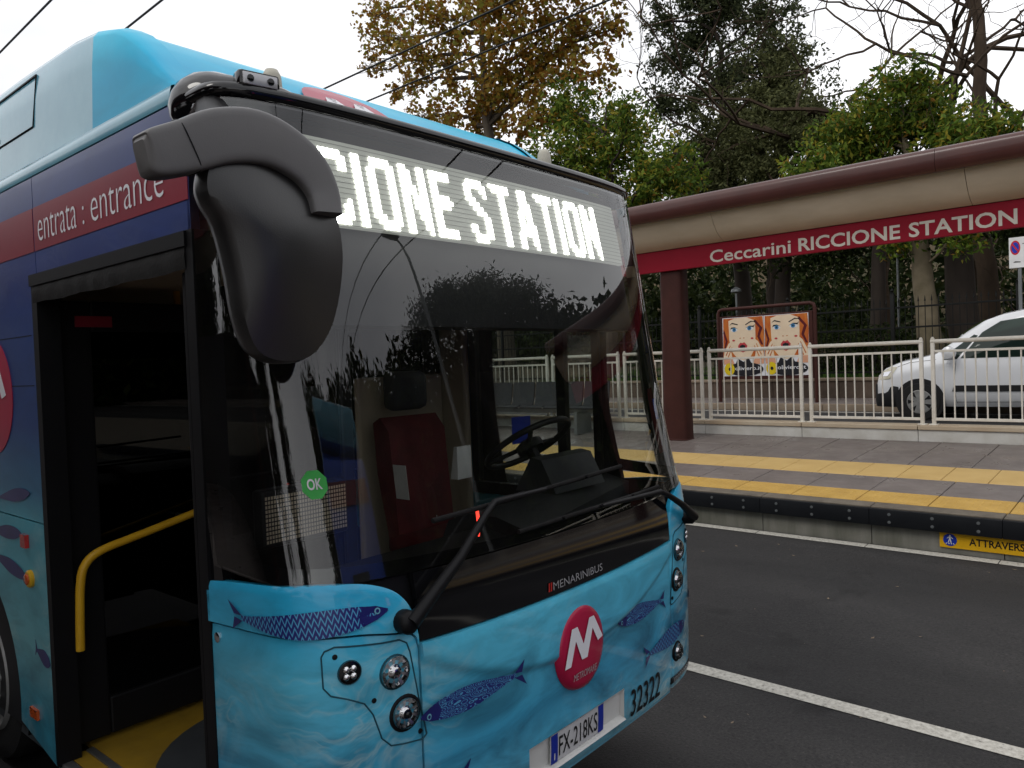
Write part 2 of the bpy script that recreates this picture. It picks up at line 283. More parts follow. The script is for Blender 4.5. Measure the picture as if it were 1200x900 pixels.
# ------------------------------------------------------------------ mesh helpers
class MB:
    def __init__(s): s.v = []; s.f = []; s.uv = None
    def add(s, vs, fs):
        o = len(s.v); s.v += [tuple(p) for p in vs]; s.f += [tuple(i+o for i in f) for f in fs]; return s
    def box(s, a, b):
        x0, y0, z0 = a; x1, y1, z1 = b
        return s.add([(x0, y0, z0), (x1, y0, z0), (x1, y1, z0), (x0, y1, z0), (x0, y0, z1), (x1, y0, z1), (x1, y1, z1), (x0, y1, z1)],
                     [(0, 3, 2, 1), (4, 5, 6, 7), (0, 1, 5, 4), (1, 2, 6, 5), (2, 3, 7, 6), (3, 0, 4, 7)])
    def bbox(s, a, b, r=.01):
        """box with chamfered vertical and horizontal edges"""
        bm = bmesh.new(); bmesh.ops.create_cube(bm, size=1)
        for v in bm.verts: v.co = Vector([(a[i]+b[i])/2+v.co[i]*(b[i]-a[i]) for i in range(3)])
        bmesh.ops.bevel(bm, geom=bm.edges[:], offset=r, segments=2, affect='EDGES', profile=.5)
        bm.verts.ensure_lookup_table()
        s.add([v.co[:] for v in bm.verts], [[v.index for v in f.verts] for f in bm.faces]); bm.free(); return s
    def tube(s, pts, rad, n=8, cap=True, flat=None):
        pts = [Vector(p) for p in pts]; N = len(pts); rad = rad if isinstance(rad, (list, tuple)) else [rad]*N
        o = len(s.v); T0 = None
        for i, p in enumerate(pts):
            t = (pts[min(i+1, N-1)]-pts[max(i-1, 0)]).normalized()
            if T0 is None:
                a = Vector((0, 0, 1)) if abs(t.z) < .9 else Vector((1, 0, 0)); e1 = t.cross(a).normalized()
            else: e1 = (e1-t*e1.dot(t)).normalized()
            T0 = t; e2 = t.cross(e1)
            for k in range(n):
                an = 2*math.pi*k/n; s.v.append(tuple(p+(e1*math.cos(an)+e2*math.sin(an))*rad[i]))
        for i in range(N-1):
            for k in range(n): s.f.append((o+i*n+k, o+i*n+(k+1) % n, o+(i+1)*n+(k+1) % n, o+(i+1)*n+k))
        if cap: s.f.append(tuple(o+k for k in range(n))[::-1]); s.f.append(tuple(o+(N-1)*n+k for k in range(n)))
        return s
    def lathe(s, prof, n, c, ax, ref):
        """profile (radius, height along ax) spun about ax through c"""
        ax = Vector(ax).normalized(); e1 = Vector(ref); e1 = (e1-ax*e1.dot(ax)).normalized(); e2 = ax.cross(e1); c = Vector(c); o = len(s.v)
        for r, h in prof:
            for k in range(n):
                an = 2*math.pi*k/n; s.v.append(tuple(c+ax*h+(e1*math.cos(an)+e2*math.sin(an))*r))
        for i in range(len(prof)-1):
            for k in range(n): s.f.append((o+i*n+k, o+i*n+(k+1) % n, o+(i+1)*n+(k+1) % n, o+(i+1)*n+k))
        s.f.append(tuple(o+(len(prof)-1)*n+k for k in range(n)))
        return s
    def prism(s, poly, fn, d):
        """extrude a 2D polygon: fn(a,b,h) places it"""
        n = len(poly); o = len(s.v)
        s.v += [tuple(fn(a, b, 0)) for a, b in poly]+[tuple(fn(a, b, d)) for a, b in poly]
        s.f += [tuple(range(o, o+n))[::-1], tuple(range(o+n, o+2*n))]+[(o+i, o+(i+1) % n, o+n+(i+1) % n, o+n+i) for i in range(n)]
        return s
    def mesh(s, name, m, smooth=None):
        me = bpy.data.meshes.new(name); me.from_pydata(s.v, [], s.f)
        if m: me.materials.append(M[m] if isinstance(m, str) else m)
        if s.uv:
            uvl = me.uv_layers.new(name='uv')
            for lp in me.loops: uvl.data[lp.index].uv = s.uv[lp.vertex_index]
        if smooth is not None:
            bm = bmesh.new(); bm.from_mesh(me); bmesh.ops.recalc_face_normals(bm, faces=bm.faces)
            for f in bm.faces: f.smooth = True
            ca = math.cos(R_(smooth))
            for e in bm.edges:
                if len(e.link_faces) == 2 and e.link_faces[0].normal.dot(e.link_faces[1].normal) < ca: e.smooth = False
            bm.to_mesh(me); bm.free()
        me.validate(); me.update(); return me
    def build(s, name, m, parent=None, smooth=None): return link(name, s.mesh(name, m, smooth), parent)
def link(name, me, parent=None, loc=None, rot=None):
    o = bpy.data.objects.new(name, me); COL.objects.link(o); o.parent = parent
    if loc: o.location = loc
    if rot: o.rotation_euler = rot
    return o
def tag(o, label=None, cat=None, group=None, kind=None):
    for k, v in (('label', label), ('category', cat), ('group', group), ('kind', kind)):
        if v: o[k] = v
    return o
def empty(name, loc=(0, 0, 0), rz=0):
    o = bpy.data.objects.new(name, None); COL.objects.link(o); o.location = loc; o.rotation_euler = (0, 0, rz); o.empty_display_size = .2; return o
def textmesh(txt, fn, x0, x1, y0, y1, thick=.0, bold=0.0, shear=0.0):
    """lettering fitted to a rectangle, each vertex placed by fn(x,y)"""
    cu = bpy.data.curves.new('t', 'FONT'); cu.body = txt; cu.size = 1; cu.resolution_u = 3; cu.offset = bold; cu.shear = shear; cu.fill_mode = 'FRONT'
    ob = bpy.data.objects.new('t', cu); COL.objects.link(ob); bpy.context.view_layer.update()
    me = bpy.data.meshes.new_from_object(ob.evaluated_get(bpy.context.evaluated_depsgraph_get()))
    bpy.data.objects.remove(ob); bpy.data.curves.remove(cu)
    xs = [v.co.x for v in me.vertices]; ys = [v.co.y for v in me.vertices]
    a, b, c, d = min(xs), max(xs), min(ys), max(ys); mb = MB()
    mb.v = [tuple(fn(x0+(v.co.x-a)/(b-a)*(x1-x0), y0+(v.co.y-c)/(d-c)*(y1-y0))) for v in me.vertices]
    mb.f = [tuple(p.vertices) for p in me.polygons]; bpy.data.meshes.remove(me); return mb
def circ(cx, cy, rx, ry=None, n=28, a0=0, a1=360):
    ry = ry or rx; full = abs(a1-a0) >= 360; k = n if full else n+1
    return [(cx+rx*math.cos(R_(a0+(a1-a0)*i/n)), cy+ry*math.sin(R_(a0+(a1-a0)*i/n))) for i in range(k)]
ORD = ['first', 'second', 'third', 'fourth', 'fifth', 'sixth', 'seventh', 'eighth', 'ninth', 'tenth', 'eleventh', 'twelfth', 'thirteenth', 'fourteenth', 'fifteenth', 'sixteenth']

# ================================================================== SETTING
def strip(xs, prof):
    """sheet swept along X from (y,z) profile"""
    mb = MB()
    for x in xs:
        mb.v += [(x, y, z) for y, z in prof]
    n = len(prof)
    for i in range(len(xs)-1):
        for k in range(n-1): mb.f.append((i*n+k, (i+1)*n+k, (i+1)*n+k+1, i*n+k+1))
    return mb
XS = [-60+6*i for i in range(18)]
def zr(y): return max(0, .0643*(y-3.6))                   # busway camber
def zp(y): return .59+.07*(y-7.29)                        # platform fall
g = MB().add([(-500, -500, -.2), (500, -500, -.2), (500, 500, -.2), (-500, 500, -.2)], [(0, 1, 2, 3)]).build('ground', 'litter_ground'); tag(g, kind='structure')
road = strip(XS, [(.8, 0), (2.4, 0), (3.6, 0)]+[(3.6+.37*i, zr(3.6+.37*i)) for i in range(1, 11)]).build('busway_road', 'asphalt'); tag(road, kind='structure')
for nm, y0, y1, seg in (('lane_line', 4.213, 4.322, 0), ('edge_line', 7.165, 7.27, 1)):
    if seg:
        for i in range(16):
            x0 = -12.6+1.03*i
            strip([x0, x0+.5, x0+1.022], [(y0, zr(y0)+.004), (y1, zr(y1)+.004)]).build('edge_line', 'road_paint', road)
    else: strip([-40, -20, -10, 0, 20, 38], [(y0, zr(y0)+.004), (y1, zr(y1)+.004)]).build(nm, 'road_paint', road)
lt = MB()
for k in range(70):
    x, y = random.uniform(-6, 1.5), random.uniform(3.7, 7.1); s_ = random.uniform(.006, .022); a_ = random.uniform(0, 6.28); z_ = zr(y)+.003
    lt.add([(x+s_*math.cos(a_+q*1.57)*(1 if q % 2 else .5), y+s_*math.sin(a_+q*1.57)*(1 if q % 2 else .5), z_+.004*(q == 1)) for q in range(4)], [(0, 1, 2, 3)])
tag(lt.build('road_litter', 'coping'), 'tiny pale chips and leaf bits lying on the asphalt', 'litter', kind='stuff')
# near platform the photographer stands on
npf = MB().box((-40, -6, -.1), (30, .78, .29)).build('near_platform', 'tile_grey'); tag(npf, kind='structure')
# far platform
plat = strip(XS, [(7.33, .1), (7.33, zp(7.33)-.03), (10.62, zp(10.62)-.03)]).build('platform', 'kerb_concrete'); tag(plat, kind='structure')
def tile(name, x0, x1, y0, y1, m, zf=zp, th=.028, g=.004, lift=0.0):
    b = .004
    a, c, d, e = x0+g, x1-g, y0+g, y1-g; mb = MB()
    lo = [(a, d), (c, d), (c, e), (a, e)]; hi = [(a+b, d+b), (c-b, d+b), (c-b, e-b), (a+b, e-b)]
    mb.v = [(x, y, zf(y)-th) for x, y in lo]+[(x, y, zf(y)-b+lift) for x, y in lo]+[(x, y, zf(y)+lift) for x, y in hi]
    for o in (0, 4):
        for k in range(4): mb.f.append((o+k, o+(k+1) % 4, o+4+(k+1) % 4, o+4+k))
    mb.f.append((8, 9, 10, 11)); return mb
PITCH = .615
for i in range(-12, 16):
    x = -3.08+PITCH*i; dz = random.uniform(-.0015, .0015)
    t = tile('t', x, x+PITCH, 7.45, 7.86, 't')
    if -9 <= i <= 6:      # raised domes
        for a in range(9):
            for b in range(6):
                cx, cy = x+.05+a*.0645, 7.49+b*.066; z = zp(cy)
                t.add([(cx-.016, cy-.016, z-.001), (cx+.016, cy-.016, z-.001), (cx+.016, cy+.016, z-.001), (cx-.016, cy+.016, z-.001), (cx, cy, z+.006)], [(0, 1, 4), (1, 2, 4), (2, 3, 4), (3, 0, 4)])
    t.build('tactile_tile', 'tile_tactile', plat)
    tile('t', x, x+PITCH, 7.86, 8.49, 't', lift=dz).build('paving_tile', 'tile_grey', plat)
    tile('t', x, x+PITCH, 9.15, 9.88, 't', lift=-dz).build('paving_tile', 'tile_grey', plat)
    tile('t', x+.01, x+.01+PITCH, 9.88, 10.62, 't', lift=dz).build('paving_tile', 'tile_grey', plat)
for i in range(-18, 24):
    x = -2.40+.41*i; tile('t', x, x+.41, 8.49, 9.15, 't', g=.0025).build('guide_tile', 'tile_yellow', plat)
for i in range(-8, 12):
    x = -2.28+1.03*i
    tile('t', x, x+1.03, 7.275, 7.45, 't', th=.03, lift=-.003).build('kerb_slab', 'kerb_concrete', plat)
    MB().box((x+.004, 7.30, .1), (x+1.026, 7.36, .53)).build('riser_slab', 'riser_concrete', plat)
    bd = MB().bbox((x+.0015, 7.235, .425), (x+1.0285, 7.299, .574), .004)
    o = bd.build('rubber_band', 'band_rubber', plat, 30)
    for k in range(3):
        for z in (.465, .535):
            MB().lathe([(.014, 0), (.014, .006), (.006, .007)], 8, (x+.17+.345*k, 7.236, z), (0, -1, 0), (1, 0, 0)).build('bolt', 'lamp_grey', o)
# parapet wall behind the platform
wallp = empty('parapet_wall', (0, 10.62, .8)); tag(wallp, 'low white parapet wall along the back of the platform', 'wall')
wi = lambda o: setattr(o, 'matrix_parent_inverse', Matrix.Translation((0, -10.62, -.8)))
for i in range(-5, 9):
    x = -4.209+1.48*i
    wi(MB().bbox((x+.003, 10.622, .55), (x+1.477, 10.90, .965), .006).build('wall_block', 'wall_white', wallp))
    wi(MB().bbox((x+.004, 10.60, .967), (x+1.476, 10.93, 1.022), .008).build('coping', 'wall_cap', wallp))
# street beyond
st = strip(XS, [(10.9, .75), (13.5, .75), (16.3, .76)]).build('street_road', 'asphalt'); tag(st, kind='structure')
strip([-40, 0, 30], [(15.9, .763), (16.02, .763)]).build('road_marking', 'road_paint', st)
sw = strip(XS, [(16.3, .6), (16.3, .87), (16.5, .885), (18.45, .90)]).build('pavement', 'tile_grey'); tag(sw, kind='structure')
for i in range(-24, 20):
    MB().bbox((i*1.0+.005, 16.28, .62), (i*1.0+.995, 16.45, .90), .01).build('kerb_stone', 'coping', sw, 30)
lw = empty('garden_wall', (0, 18.45, .9)); tag(lw, 'low brown stone wall under the iron park fence', 'wall')
li = lambda o: setattr(o, 'matrix_parent_inverse', Matrix.Translation((0, -18.45, -.9)))
for i in range(-17, 9):
    li(MB().bbox((i*1.6, 18.45, .7), (i*1.6+1.595, 18.8, 1.30), .012).build('wall_stone', 'low_wall', lw))
    li(MB().bbox((i*1.6, 18.42, 1.302), (i*1.6+1.595, 18.83, 1.37), .012).build('coping', 'coping', lw))
pg = MB()
for i in range(41):
    for j in range(24):
        x = -60+2.4*i; y = 18.8+j*1.5; z = 1.30+.028*(y-18.8)+.12*math.sin(x*.6+y*.4)*min(1, (y-18.8)/4); pg.v.append((x, y, z))
for i in range(40):
    for j in range(23): pg.f.append((i*24+j, (i+1)*24+j, (i+1)*24+j+1, i*24+j+1))
pgo = pg.build('park_ground', 'litter_ground', None, 60); tag(pgo, kind='structure')
gr = MB()
for k in range(16000):
    x = random.uniform(-16, 3); y = 18.85+abs(random.gauss(0, 1))*1.6 if random.random() < .6 else random.gauss(24.5, .9)
    z = 1.30+.028*(y-18.8); a = random.uniform(0, 6.28); h = random.uniform(.08, .24); dx, dy = math.cos(a)*.018, math.sin(a)*.018; l = random.uniform(-.06, .06)
    gr.add([(x-dx, y-dy, z-.02), (x+dx, y+dy, z-.02), (x+l, y+l*.6, z+h)], [(0, 1, 2)])
tag(gr.build('grass', 'blade'), 'green grass growing behind the low garden wall', 'grass', kind='stuff')
hill = MB()
for i in range(41):
    for j in range(9):
        x = -100+4*i; y = 50+j*3; z = 1.8+1.9*j*(1-.02*j)+.6*math.sin(i*.9+j); hill.v.append((x, y, z))
for i in range(40):
    for j in range(8): hill.f.append((i*9+j, (i+1)*9+j, (i+1)*9+j+1, i*9+j+1))
tag(hill.build('hill', 'litter_ground', None, 80), kind='structure')

h2 = MB()
for i in range(25):
    for j in range(6):
        a_ = R_(-12+4*i); d_ = 48+5*j; h2.v.append((-1.7+d_*math.cos(a_), 2.4+d_*math.sin(a_), .3+2.0*j*(1-.03*j)+.5*math.sin(i*1.3+j)))
for i in range(24):
    for j in range(5): h2.f.append((i*6+j, (i+1)*6+j, (i+1)*6+j+1, i*6+j+1))
tag(h2.build('hill', 'litter_ground', None, 80), kind='structure')
# ================================================================== RAILING
def rail_panel(name, x0, x1, label, grp):
    root = empty(name, (x0, 10.76, 1.022)); Z0 = 0; tag(root, label, 'railing', grp); w = x1-x0
    if rail_panel.cache is None:
        c = {}
        c['top_rail'] = MB().tube([(0, 0, 1.055), (w, 0, 1.055)], .027, 10).mesh('top_rail', 'rail_white', 40)
        c['upper_rail'] = MB().bbox((.02, -.014, .915), (w-.02, .014, .945), .003).mesh('upper_rail', 'rail_white')
        c['lower_rail'] = MB().bbox((.02, -.016, .055), (w-.02, .016, .09), .003).mesh('lower_rail', 'rail_white')
        c['post'] = MB().bbox((-.022, -.022, .0), (.022, .022, 1.035), .004).lathe([(.0, 1.06), (.02, 1.07), (.024, 1.09), (.012, 1.112)], 10, (0, 0, 0), (0, 0, 1), (1, 0, 0)).mesh('post', 'rail_white', 40)
        c['bar'] = MB().tube([(0, 0, .088), (0, 0, .917)], .0095, 7, cap=False).mesh('bar', 'rail_white', 40)
        c['foot'] = MB().bbox((-.05, -.045, -.002), (.05, .045, .012), .003).mesh('foot_plate', 'rail_white')
        rail_panel.cache = c
    c = rail_panel.cache
    for k in ('top_rail', 'upper_rail', 'lower_rail'): link(k, c[k], root)
    for x in (.022, w-.022): link('post', c['post'], root, (x, 0, 0)); link('foot_plate', c['foot'], root, (x, 0, 0))
    n = 11
    for k in range(n): link('bar', c['bar'], root, (.022+(w-.044)*(k+1)/(n+1), 0, 0))
rail_panel.cache = None
P0, PL = -5.73, 1.545
for i in range(-4, 10):
    x = P0+i*PL
    lab = ('white barred railing panel, %s to the right of the brown canopy pillar' % ORD[i]) if i >= 0 else ('white barred railing panel, %s to the left of the brown canopy pillar' % ORD[-i-1])
    rail_panel('railing_panel', x+.045, x+PL-.045, lab, 'railing panels along the platform wall')

# ================================================================== STATION CANOPY
cn = empty('station_canopy', (-5.9, 9.95, .77)); tag(cn, 'station canopy with brown rounded roof edge, cream underside and red name banner', 'canopy')
ci = lambda o: (setattr(o, 'matrix_parent_inverse', Matrix.Translation((5.9, -9.95, -.77))), o)[1]
CX0, CX1 = -16.5, 2.6
def sweepx(prof, x0, x1, closed=True):
    mb = MB(); n = len(prof); mb.v = [(x0, y, z) for y, z in prof]+[(x1, y, z) for y, z in prof]
    for k in range(n if closed else n-1): mb.f.append((k, (k+1) % n, n+(k+1) % n, n+k))
    if closed: mb.f += [tuple(range(n))[::-1], tuple(range(n, 2*n))]
    return mb
# rounded front edge: half tube with a flat drip face
ep = [(9.48, 3.915), (9.40, 3.91), (9.355, 3.96), (9.345, 4.04)]+[(9.425-.08*math.cos(R_(a)), 4.085+.09*math.sin(R_(a))) for a in range(0, 100, 15)]+[(9.8, 4.175), (9.8, 4.14), (9.48, 4.12)]
for i in range(4):
    x0 = CX0+i*4.775; ci(sweepx(ep, x0+.002, x0+4.773).build('roof_edge', 'brown_metal', cn, 35))
sp = [(9.50, 3.96), (9.545, 3.88), (9.60, 3.79), (9.68, 3.69), (9.78, 3.615), (9.90, 3.572)]
for i in range(9):
    x0 = -4.93+3.0*(i-4); x0 = max(x0, CX0)
    if x0 > CX1-.2: continue
    pr = sp+[(y, z+.02) for y, z in sp[::-1]]
    ci(sweepx(pr, x0+.003, min(x0+2.997, CX1)).build('soffit_panel', 'soffit_cream', cn, 35))
tp = [(9.805, 4.17), (10.2, 4.16), (11.3, 4.08), (11.3, 3.98), (10.2, 3.80), (9.97, 3.70), (9.60, 4.0)]
ci(sweepx(tp, CX0, CX1).build('roof_slab', 'brown_metal', cn, 35))
bn = ci(MB().bbox((CX0, 9.90, 3.262), (CX1, 9.96, 3.566), .006).build('banner', 'banner_red', cn))
ci(MB().bbox((CX0, 9.965, 3.53), (CX1, 10.08, 3.70), .006).build('fascia_beam', 'brown_paint', cn))
for t0, a, b, lo, hi in (('Ceccarini', 0, 0, 0, 0),): pass
def bfn(x, z): return (x, 9.897, z)
for txt, x0, x1 in (('Ceccarini', -5.15, -4.0), ('RICCIONE', -3.9, -2.685), ('STATION', -2.59, -1.51)):
    o = textmesh(txt, bfn, x0, x1, 3.300 if txt != 'Ceccarini' else 3.300, 3.472, bold=.012 if txt == 'Ceccarini' else .02).build('lettering', 'letter_cream', bn); 
def pillar(x):
    mb = MB(); rings = []
    for z, wx, wy in ((.70, .225, .16), (.79, .225, .16), (.80, .205, .15), (2.0, .19, .145), (3.9, .18, .14)):
        rings.append(len(mb.v)); 
        for k in range(20):
            a = 2*math.pi*k/20; cx, sx = math.cos(a), math.sin(a)
            mb.v.append((x+wx*math.copysign(abs(cx)**.5, cx), 10.1+wy*math.copysign(abs(sx)**.5, sx), z))
    for r in range(4):
        for k in range(20): mb.f.append((rings[r]+k, rings[r]+(k+1) % 20, rings[r+1]+(k+1) % 20, rings[r+1]+k))
    return mb
for x in (-5.85, -13.5, 1.9): ci(pillar(x).build('pillar', 'brown_paint', cn, 30))
# bench seats on the platform (seen through the bus)
bs = empty('platform_bench', (-8.9, 10.2, zp(10.2))); tag(bs, 'row of grey shell seats under the canopy behind the bus', 'bench')
for i in range(6):
    x = -1.35+.54*i; mb = MB()
    pf = [(-.24, .42), (-.22, .45), (.0, .43), (.17, .44), (.21, .52), (.26, .86), (.235, .86), (.185, .52), (.15, .46), (0, .45), (-.2, .47), (-.25, .44)]
    mb.v = [(x+sx*.25, y, z) for sx in (-1, 1) for y, z in pf]; n = len(pf)
    mb.f = [(k, (k+1) % n, n+(k+1) % n, n+k) for k in range(n)]+[tuple(range(n)), tuple(range(n, 2*n))]
    mb.build('seat', 'seat_grey', bs, 40)
MB().bbox((-1.65, -.05, .34), (1.65, .05, .41), .005).build('beam', 'steel', bs)
for x in (-1.2, 1.2): MB().bbox((x-.03, -.2, 0), (x+.03, .2, .36), .005).build('leg', 'steel', bs)

# crossing notice on the platform riser
sg = empty('crossing_notice', (-1.723, 7.29, .36)); tag(sg, 'yellow notice with blue crossing symbol and black lettering on the platform riser', 'sign')
si = lambda o: (setattr(o, 'matrix_parent_inverse', Matrix.Translation((1.723, -7.29, -.36))), o)[1]
si(MB().bbox((-1.723, 7.285, .290), (-.72, 7.299, .424), .002).build('board', 'sign_yellow', sg))
disc = si(MB().prism(circ(-1.643, .358, .052), lambda a, b, h: (a, 7.2845-h, b), .0015).build('symbol_disc', 'sign_blue', sg))
wk = MB()
for poly in (circ(-1.643, .395, .007, n=10), [(-1.651, .388), (-1.635, .388), (-1.637, .366), (-1.63, .335), (-1.638, .335), (-1.644, .36), (-1.652, .335), (-1.66, .335), (-1.650, .366)], [(-1.652, .386), (-1.668, .372), (-1.664, .368), (-1.65, .378)], [(-1.634, .386), (-1.618, .372), (-1.622, .368), (-1.636, .378)],
             [(-1.678, .322), (-1.668, .322), (-1.663, .332), (-1.669, .332)], [(-1.657, .322), (-1.647, .322), (-1.646, .332), (-1.653, .332)], [(-1.636, .322), (-1.626, .322), (-1.630, .332), (-1.637, .332)], [(-1.615, .322), (-1.606, .322), (-1.616, .332), (-1.622, .332)]):
    wk.prism(poly, lambda a, b, h: (a, 7.2825-h, b), .001)
wk.build('symbol', 'sign_white', disc)
si(textmesh('ATTRAVERSAMENTO', lambda x, z: (x, 7.2835, z), -1.50, -.80, .328, .390, bold=.02).build('lettering', 'letter_black', sg))

# ================================================================== BILLBOARD
bbX0, bbX1, bbY = -8.60, -6.50, 17.0
bb = empty('billboard', (-7.55, bbY, .9)); tag(bb, 'brown framed billboard carrying two identical pop art posters of a red-haired woman', 'billboard')
bi = lambda o: (setattr(o, 'matrix_parent_inverse', Matrix.Translation((7.55, -bbY, -.9))), o)[1]
fpts = [(bbX0-.1, bbY+.05, .88), (bbX0-.1, bbY+.05, 2.98), (bbX0-.075, bbY+.05, 3.06), (bbX0, bbY+.05, 3.09), (bbX1, bbY+.05, 3.09), (bbX1+.075, bbY+.05, 3.06), (bbX1+.1, bbY+.05, 2.98), (bbX1+.1, bbY+.05, .88)]
bi(MB().tube(fpts, .042, 10).build('tube_frame', 'brown_paint', bb, 50))
bi(MB().bbox((bbX0-.06, bbY+.02, 1.42), (bbX1+.06, bbY+.06, 2.92), .01).build('board', 'brown_paint', bb))
for k in range(2):
    x0 = bbX0+.02+k*1.03; W_ = 1.02; z0, H_ = 1.50, 1.38
    def F(a, b, h, lay): return (x0+a*W_, bbY+.018-.0015*lay-h, z0+b*H_)
    ps = bi(MB().prism([(0, 0), (1, 0), (1, 1), (0, 1)], lambda a, b, h: F(a, b, h, 0), .001).build('poster', 'poster_white', bb))
    def pp(nm, polys, m, lay):
        for q in polys: MB().prism(q, lambda a, b, h: F(a, b, h, lay), .0008).build(nm, m, ps)
    pp('hair', [[(.0, .30), (.02, .99), (.30, .99), (.98, .995), (1, .75), (.99, .30)]], 'poster_hair', 1)
    pp('hair_shadow', [[(.80, .95), (.97, .80), (.90, .66), (.98, .52), (.93, .52), (.84, .66), (.90, .80), (.76, .92)], [(.04, .8), (.12, .6), (.05, .45), (.02, .45), (.07, .6), (.01, .75)]], 'seat_red', 2)
    pp('face', [[(.15, .95), (.16, .62), (.22, .42), (.34, .31), (.5, .26), (.66, .31), (.76, .44), (.80, .66), (.80, .93), (.6, .99), (.3, .985)]], 'poster_skin', 2)
    pp('hand', [[(.0, .28), (.03, .42), (.14, .56), (.21, .60), (.30, .62), (.27, .52), (.20, .42), (.24, .26), (.12, .24)], [(1, .28), (.97, .42), (.86, .58), (.79, .62), (.70, .65), (.73, .54), (.80, .42), (.76, .26), (.88, .24)]], 'poster_skin', 3)
    pp('arm', [[(.02, .20), (.0, .32), (.22, .31), (.28, .2)], [(.98, .20), (1, .32), (.78, .31), (.72, .2)]], 'poster_peach', 4)
    pp('collar', [[(.30, .20), (.36, .30), (.5, .24), (.62, .31), (.70, .2)]], 'poster_black', 4)
    pp('finger_line', [[(.06, .36), (.18, .53), (.19, .52), (.08, .35)], [(.11, .33), (.22, .50), (.23, .49), (.13, .32)], [(.94, .36), (.82, .55), (.81, .54), (.92, .35)], [(.89, .33), (.77, .52), (.76, .51), (.87, .32)]], 'poster_hair', 4)
    pp('nail', [circ(.27, .61, .035, .016, 10), circ(.72, .635, .035, .016, 10)], 'poster_lip', 5)
    pp('eyebrow', [[(.17, .87), (.24, .915), (.38, .885), (.38, .87), (.24, .895)], [(.56, .875), (.70, .93), (.82, .91), (.70, .91), (.57, .86)]], 'poster_black', 4)
    pp('eye_white', [circ(.29, .79, .085, .036, 16), circ(.67, .805, .09, .036, 16)], 'poster_white', 4)
    pp('lash', [[(.19, .80), (.22, .835), (.30, .838), (.39, .80), (.30, .825)], [(.56, .81), (.66, .85), (.76, .845), (.80, .87), (.76, .82), (.66, .835)]], 'poster_black', 5)
    pp('iris', [circ(.29, .792, .045, .034, 16), circ(.66, .806, .048, .034, 16)], 'poster_eye', 6)
    pp('pupil', [circ(.29, .795, .018, .014, 10), circ(.66, .81, .018, .014, 10)], 'poster_black', 7)
    pp('nostril', [circ(.43, .645, .02, .007, 8), circ(.52, .647, .02, .007, 8)], 'poster_hair', 4)
    pp('lips', [[(.37, .51), (.43, .57), (.48, .56), (.53, .575), (.60, .515), (.57, .43), (.49, .40), (.41, .43)]], 'poster_lip', 4)
    pp('mouth', [[(.41, .51), (.48, .535), (.56, .515), (.54, .475), (.43, .475)]], 'poster_black', 5)
    pp('advert_oval', [circ(.53, .115, .44, .115, 32)], 'poster_black', 6)
    ring = circ(.15, .12, .125, .105, 28)
    pp('yellow_ring', [ring], 'poster_yellow', 7)
    pp('ring_hole', [circ(.16, .12, .035, .03, 14)], 'poster_black', 8)
    textmesh('oliviero.it', lambda x, z: F(x, z, .001, 8), .29, .93, .10, .165, bold=.01).build('lettering', 'poster_white', ps)

# ================================================================== NO PARKING SIGN
ns = empty('parking_sign', (-2.42, 15.9, .76)); tag(ns, 'white no-parking plate with blue and red disc on a grey pole', 'sign')
ni = lambda o: (setattr(o, 'matrix_parent_inverse', Matrix.Translation((2.42, -15.9, -.76))), o)[1]
SX = -2.36+.0
ni(MB().tube([(SX-.05, 15.93, .75), (SX-.05, 15.93, 3.85)], .03, 10).build('pole', 'lamp_grey', ns, 40))
pl = ni(MB().bbox((SX-.20, 15.88, 3.33), (SX+.09, 15.895, 3.86), .004).build('plate', 'sign_white', ns))
sfn = lambda l: (lambda a, b, h: (a, 15.879-.002*l-h, b))
MB().prism(circ(SX-.105, 3.68, .075, .125, 28), sfn(0), .001).build('red_ring', 'sign_red', pl)
MB().prism(circ(SX-.105, 3.68, .055, .095, 28), sfn(1), .001).build('blue_disc', 'sign_blue', pl)
MB().prism([(SX-.155, 3.735), (SX-.14, 3.755), (SX-.055, 3.625), (SX-.07, 3.605)], sfn(2), .001).build('red_bar', 'sign_red', pl)
mk = MB()
for q in ([(SX+.0, 3.735), (SX+.07, 3.735), (SX+.07, 3.745), (SX+.0, 3.745)], circ(SX+.04, 3.62, .015, .022, 10), circ(SX+.04, 3.51, .015, .02, 10), [(SX-.14, 3.425), (SX-.11, 3.445), (SX-.03, 3.435), (SX-.03, 3.42)]): mk.prism(q, sfn(0), .001)
mk.build('symbols', 'letter_black', pl)

# ================================================================== IRON PARK FENCE
def iron_panel(x0, label):
    root = empty('iron_fence_panel', (x0, 18.62, 1.37)); tag(root, label, 'fence', 'iron fence panels of the park')
    if iron_panel.c is None:
        iron_panel.c = dict(post=MB().bbox((-.04, -.04, -.02), (.04, .04, 1.86), .005).lathe([(.05, 1.86), (.05, 1.89), (.02, 1.9), (.045, 1.94), (.01, 1.99)], 8, (0, 0, 0), (0, 0, 1), (1, 0, 0)).mesh('post', 'iron', 40),
            rail=MB().bbox((0, -.012, -.02), (2.4, .012, .02), .003).mesh('rail', 'iron'),
            bar=MB().tube([(0, 0, .06), (0, 0, 1.66)], .009, 5, cap=False).add([(-.02, 0, 1.66), (0, -.008, 1.66), (.02, 0, 1.66), (0, .008, 1.66), (0, 0, 1.80)], [(0, 1, 4), (1, 2, 4), (2, 3, 4), (3, 0, 4)]).mesh('bar', 'iron'))
    c = iron_panel.c
    link('post', c['post'], root)
    for z in (.12, 1.10, 1.55): link('rail', c['rail'], root, (0, 0, z))
    for k in range(17): link('bar', c['bar'], root, (.13+k*.134, 0, 0))
iron_panel.c = None
for i in range(-7, 4):
    x = -5.25+2.4*i
    iron_panel(x, 'dark iron park fence panel, %s of the tree with pale bark' % ('just left' if i == 0 else ORD[abs(i)-1]+(' further left' if i < 0 else ' to the right')))

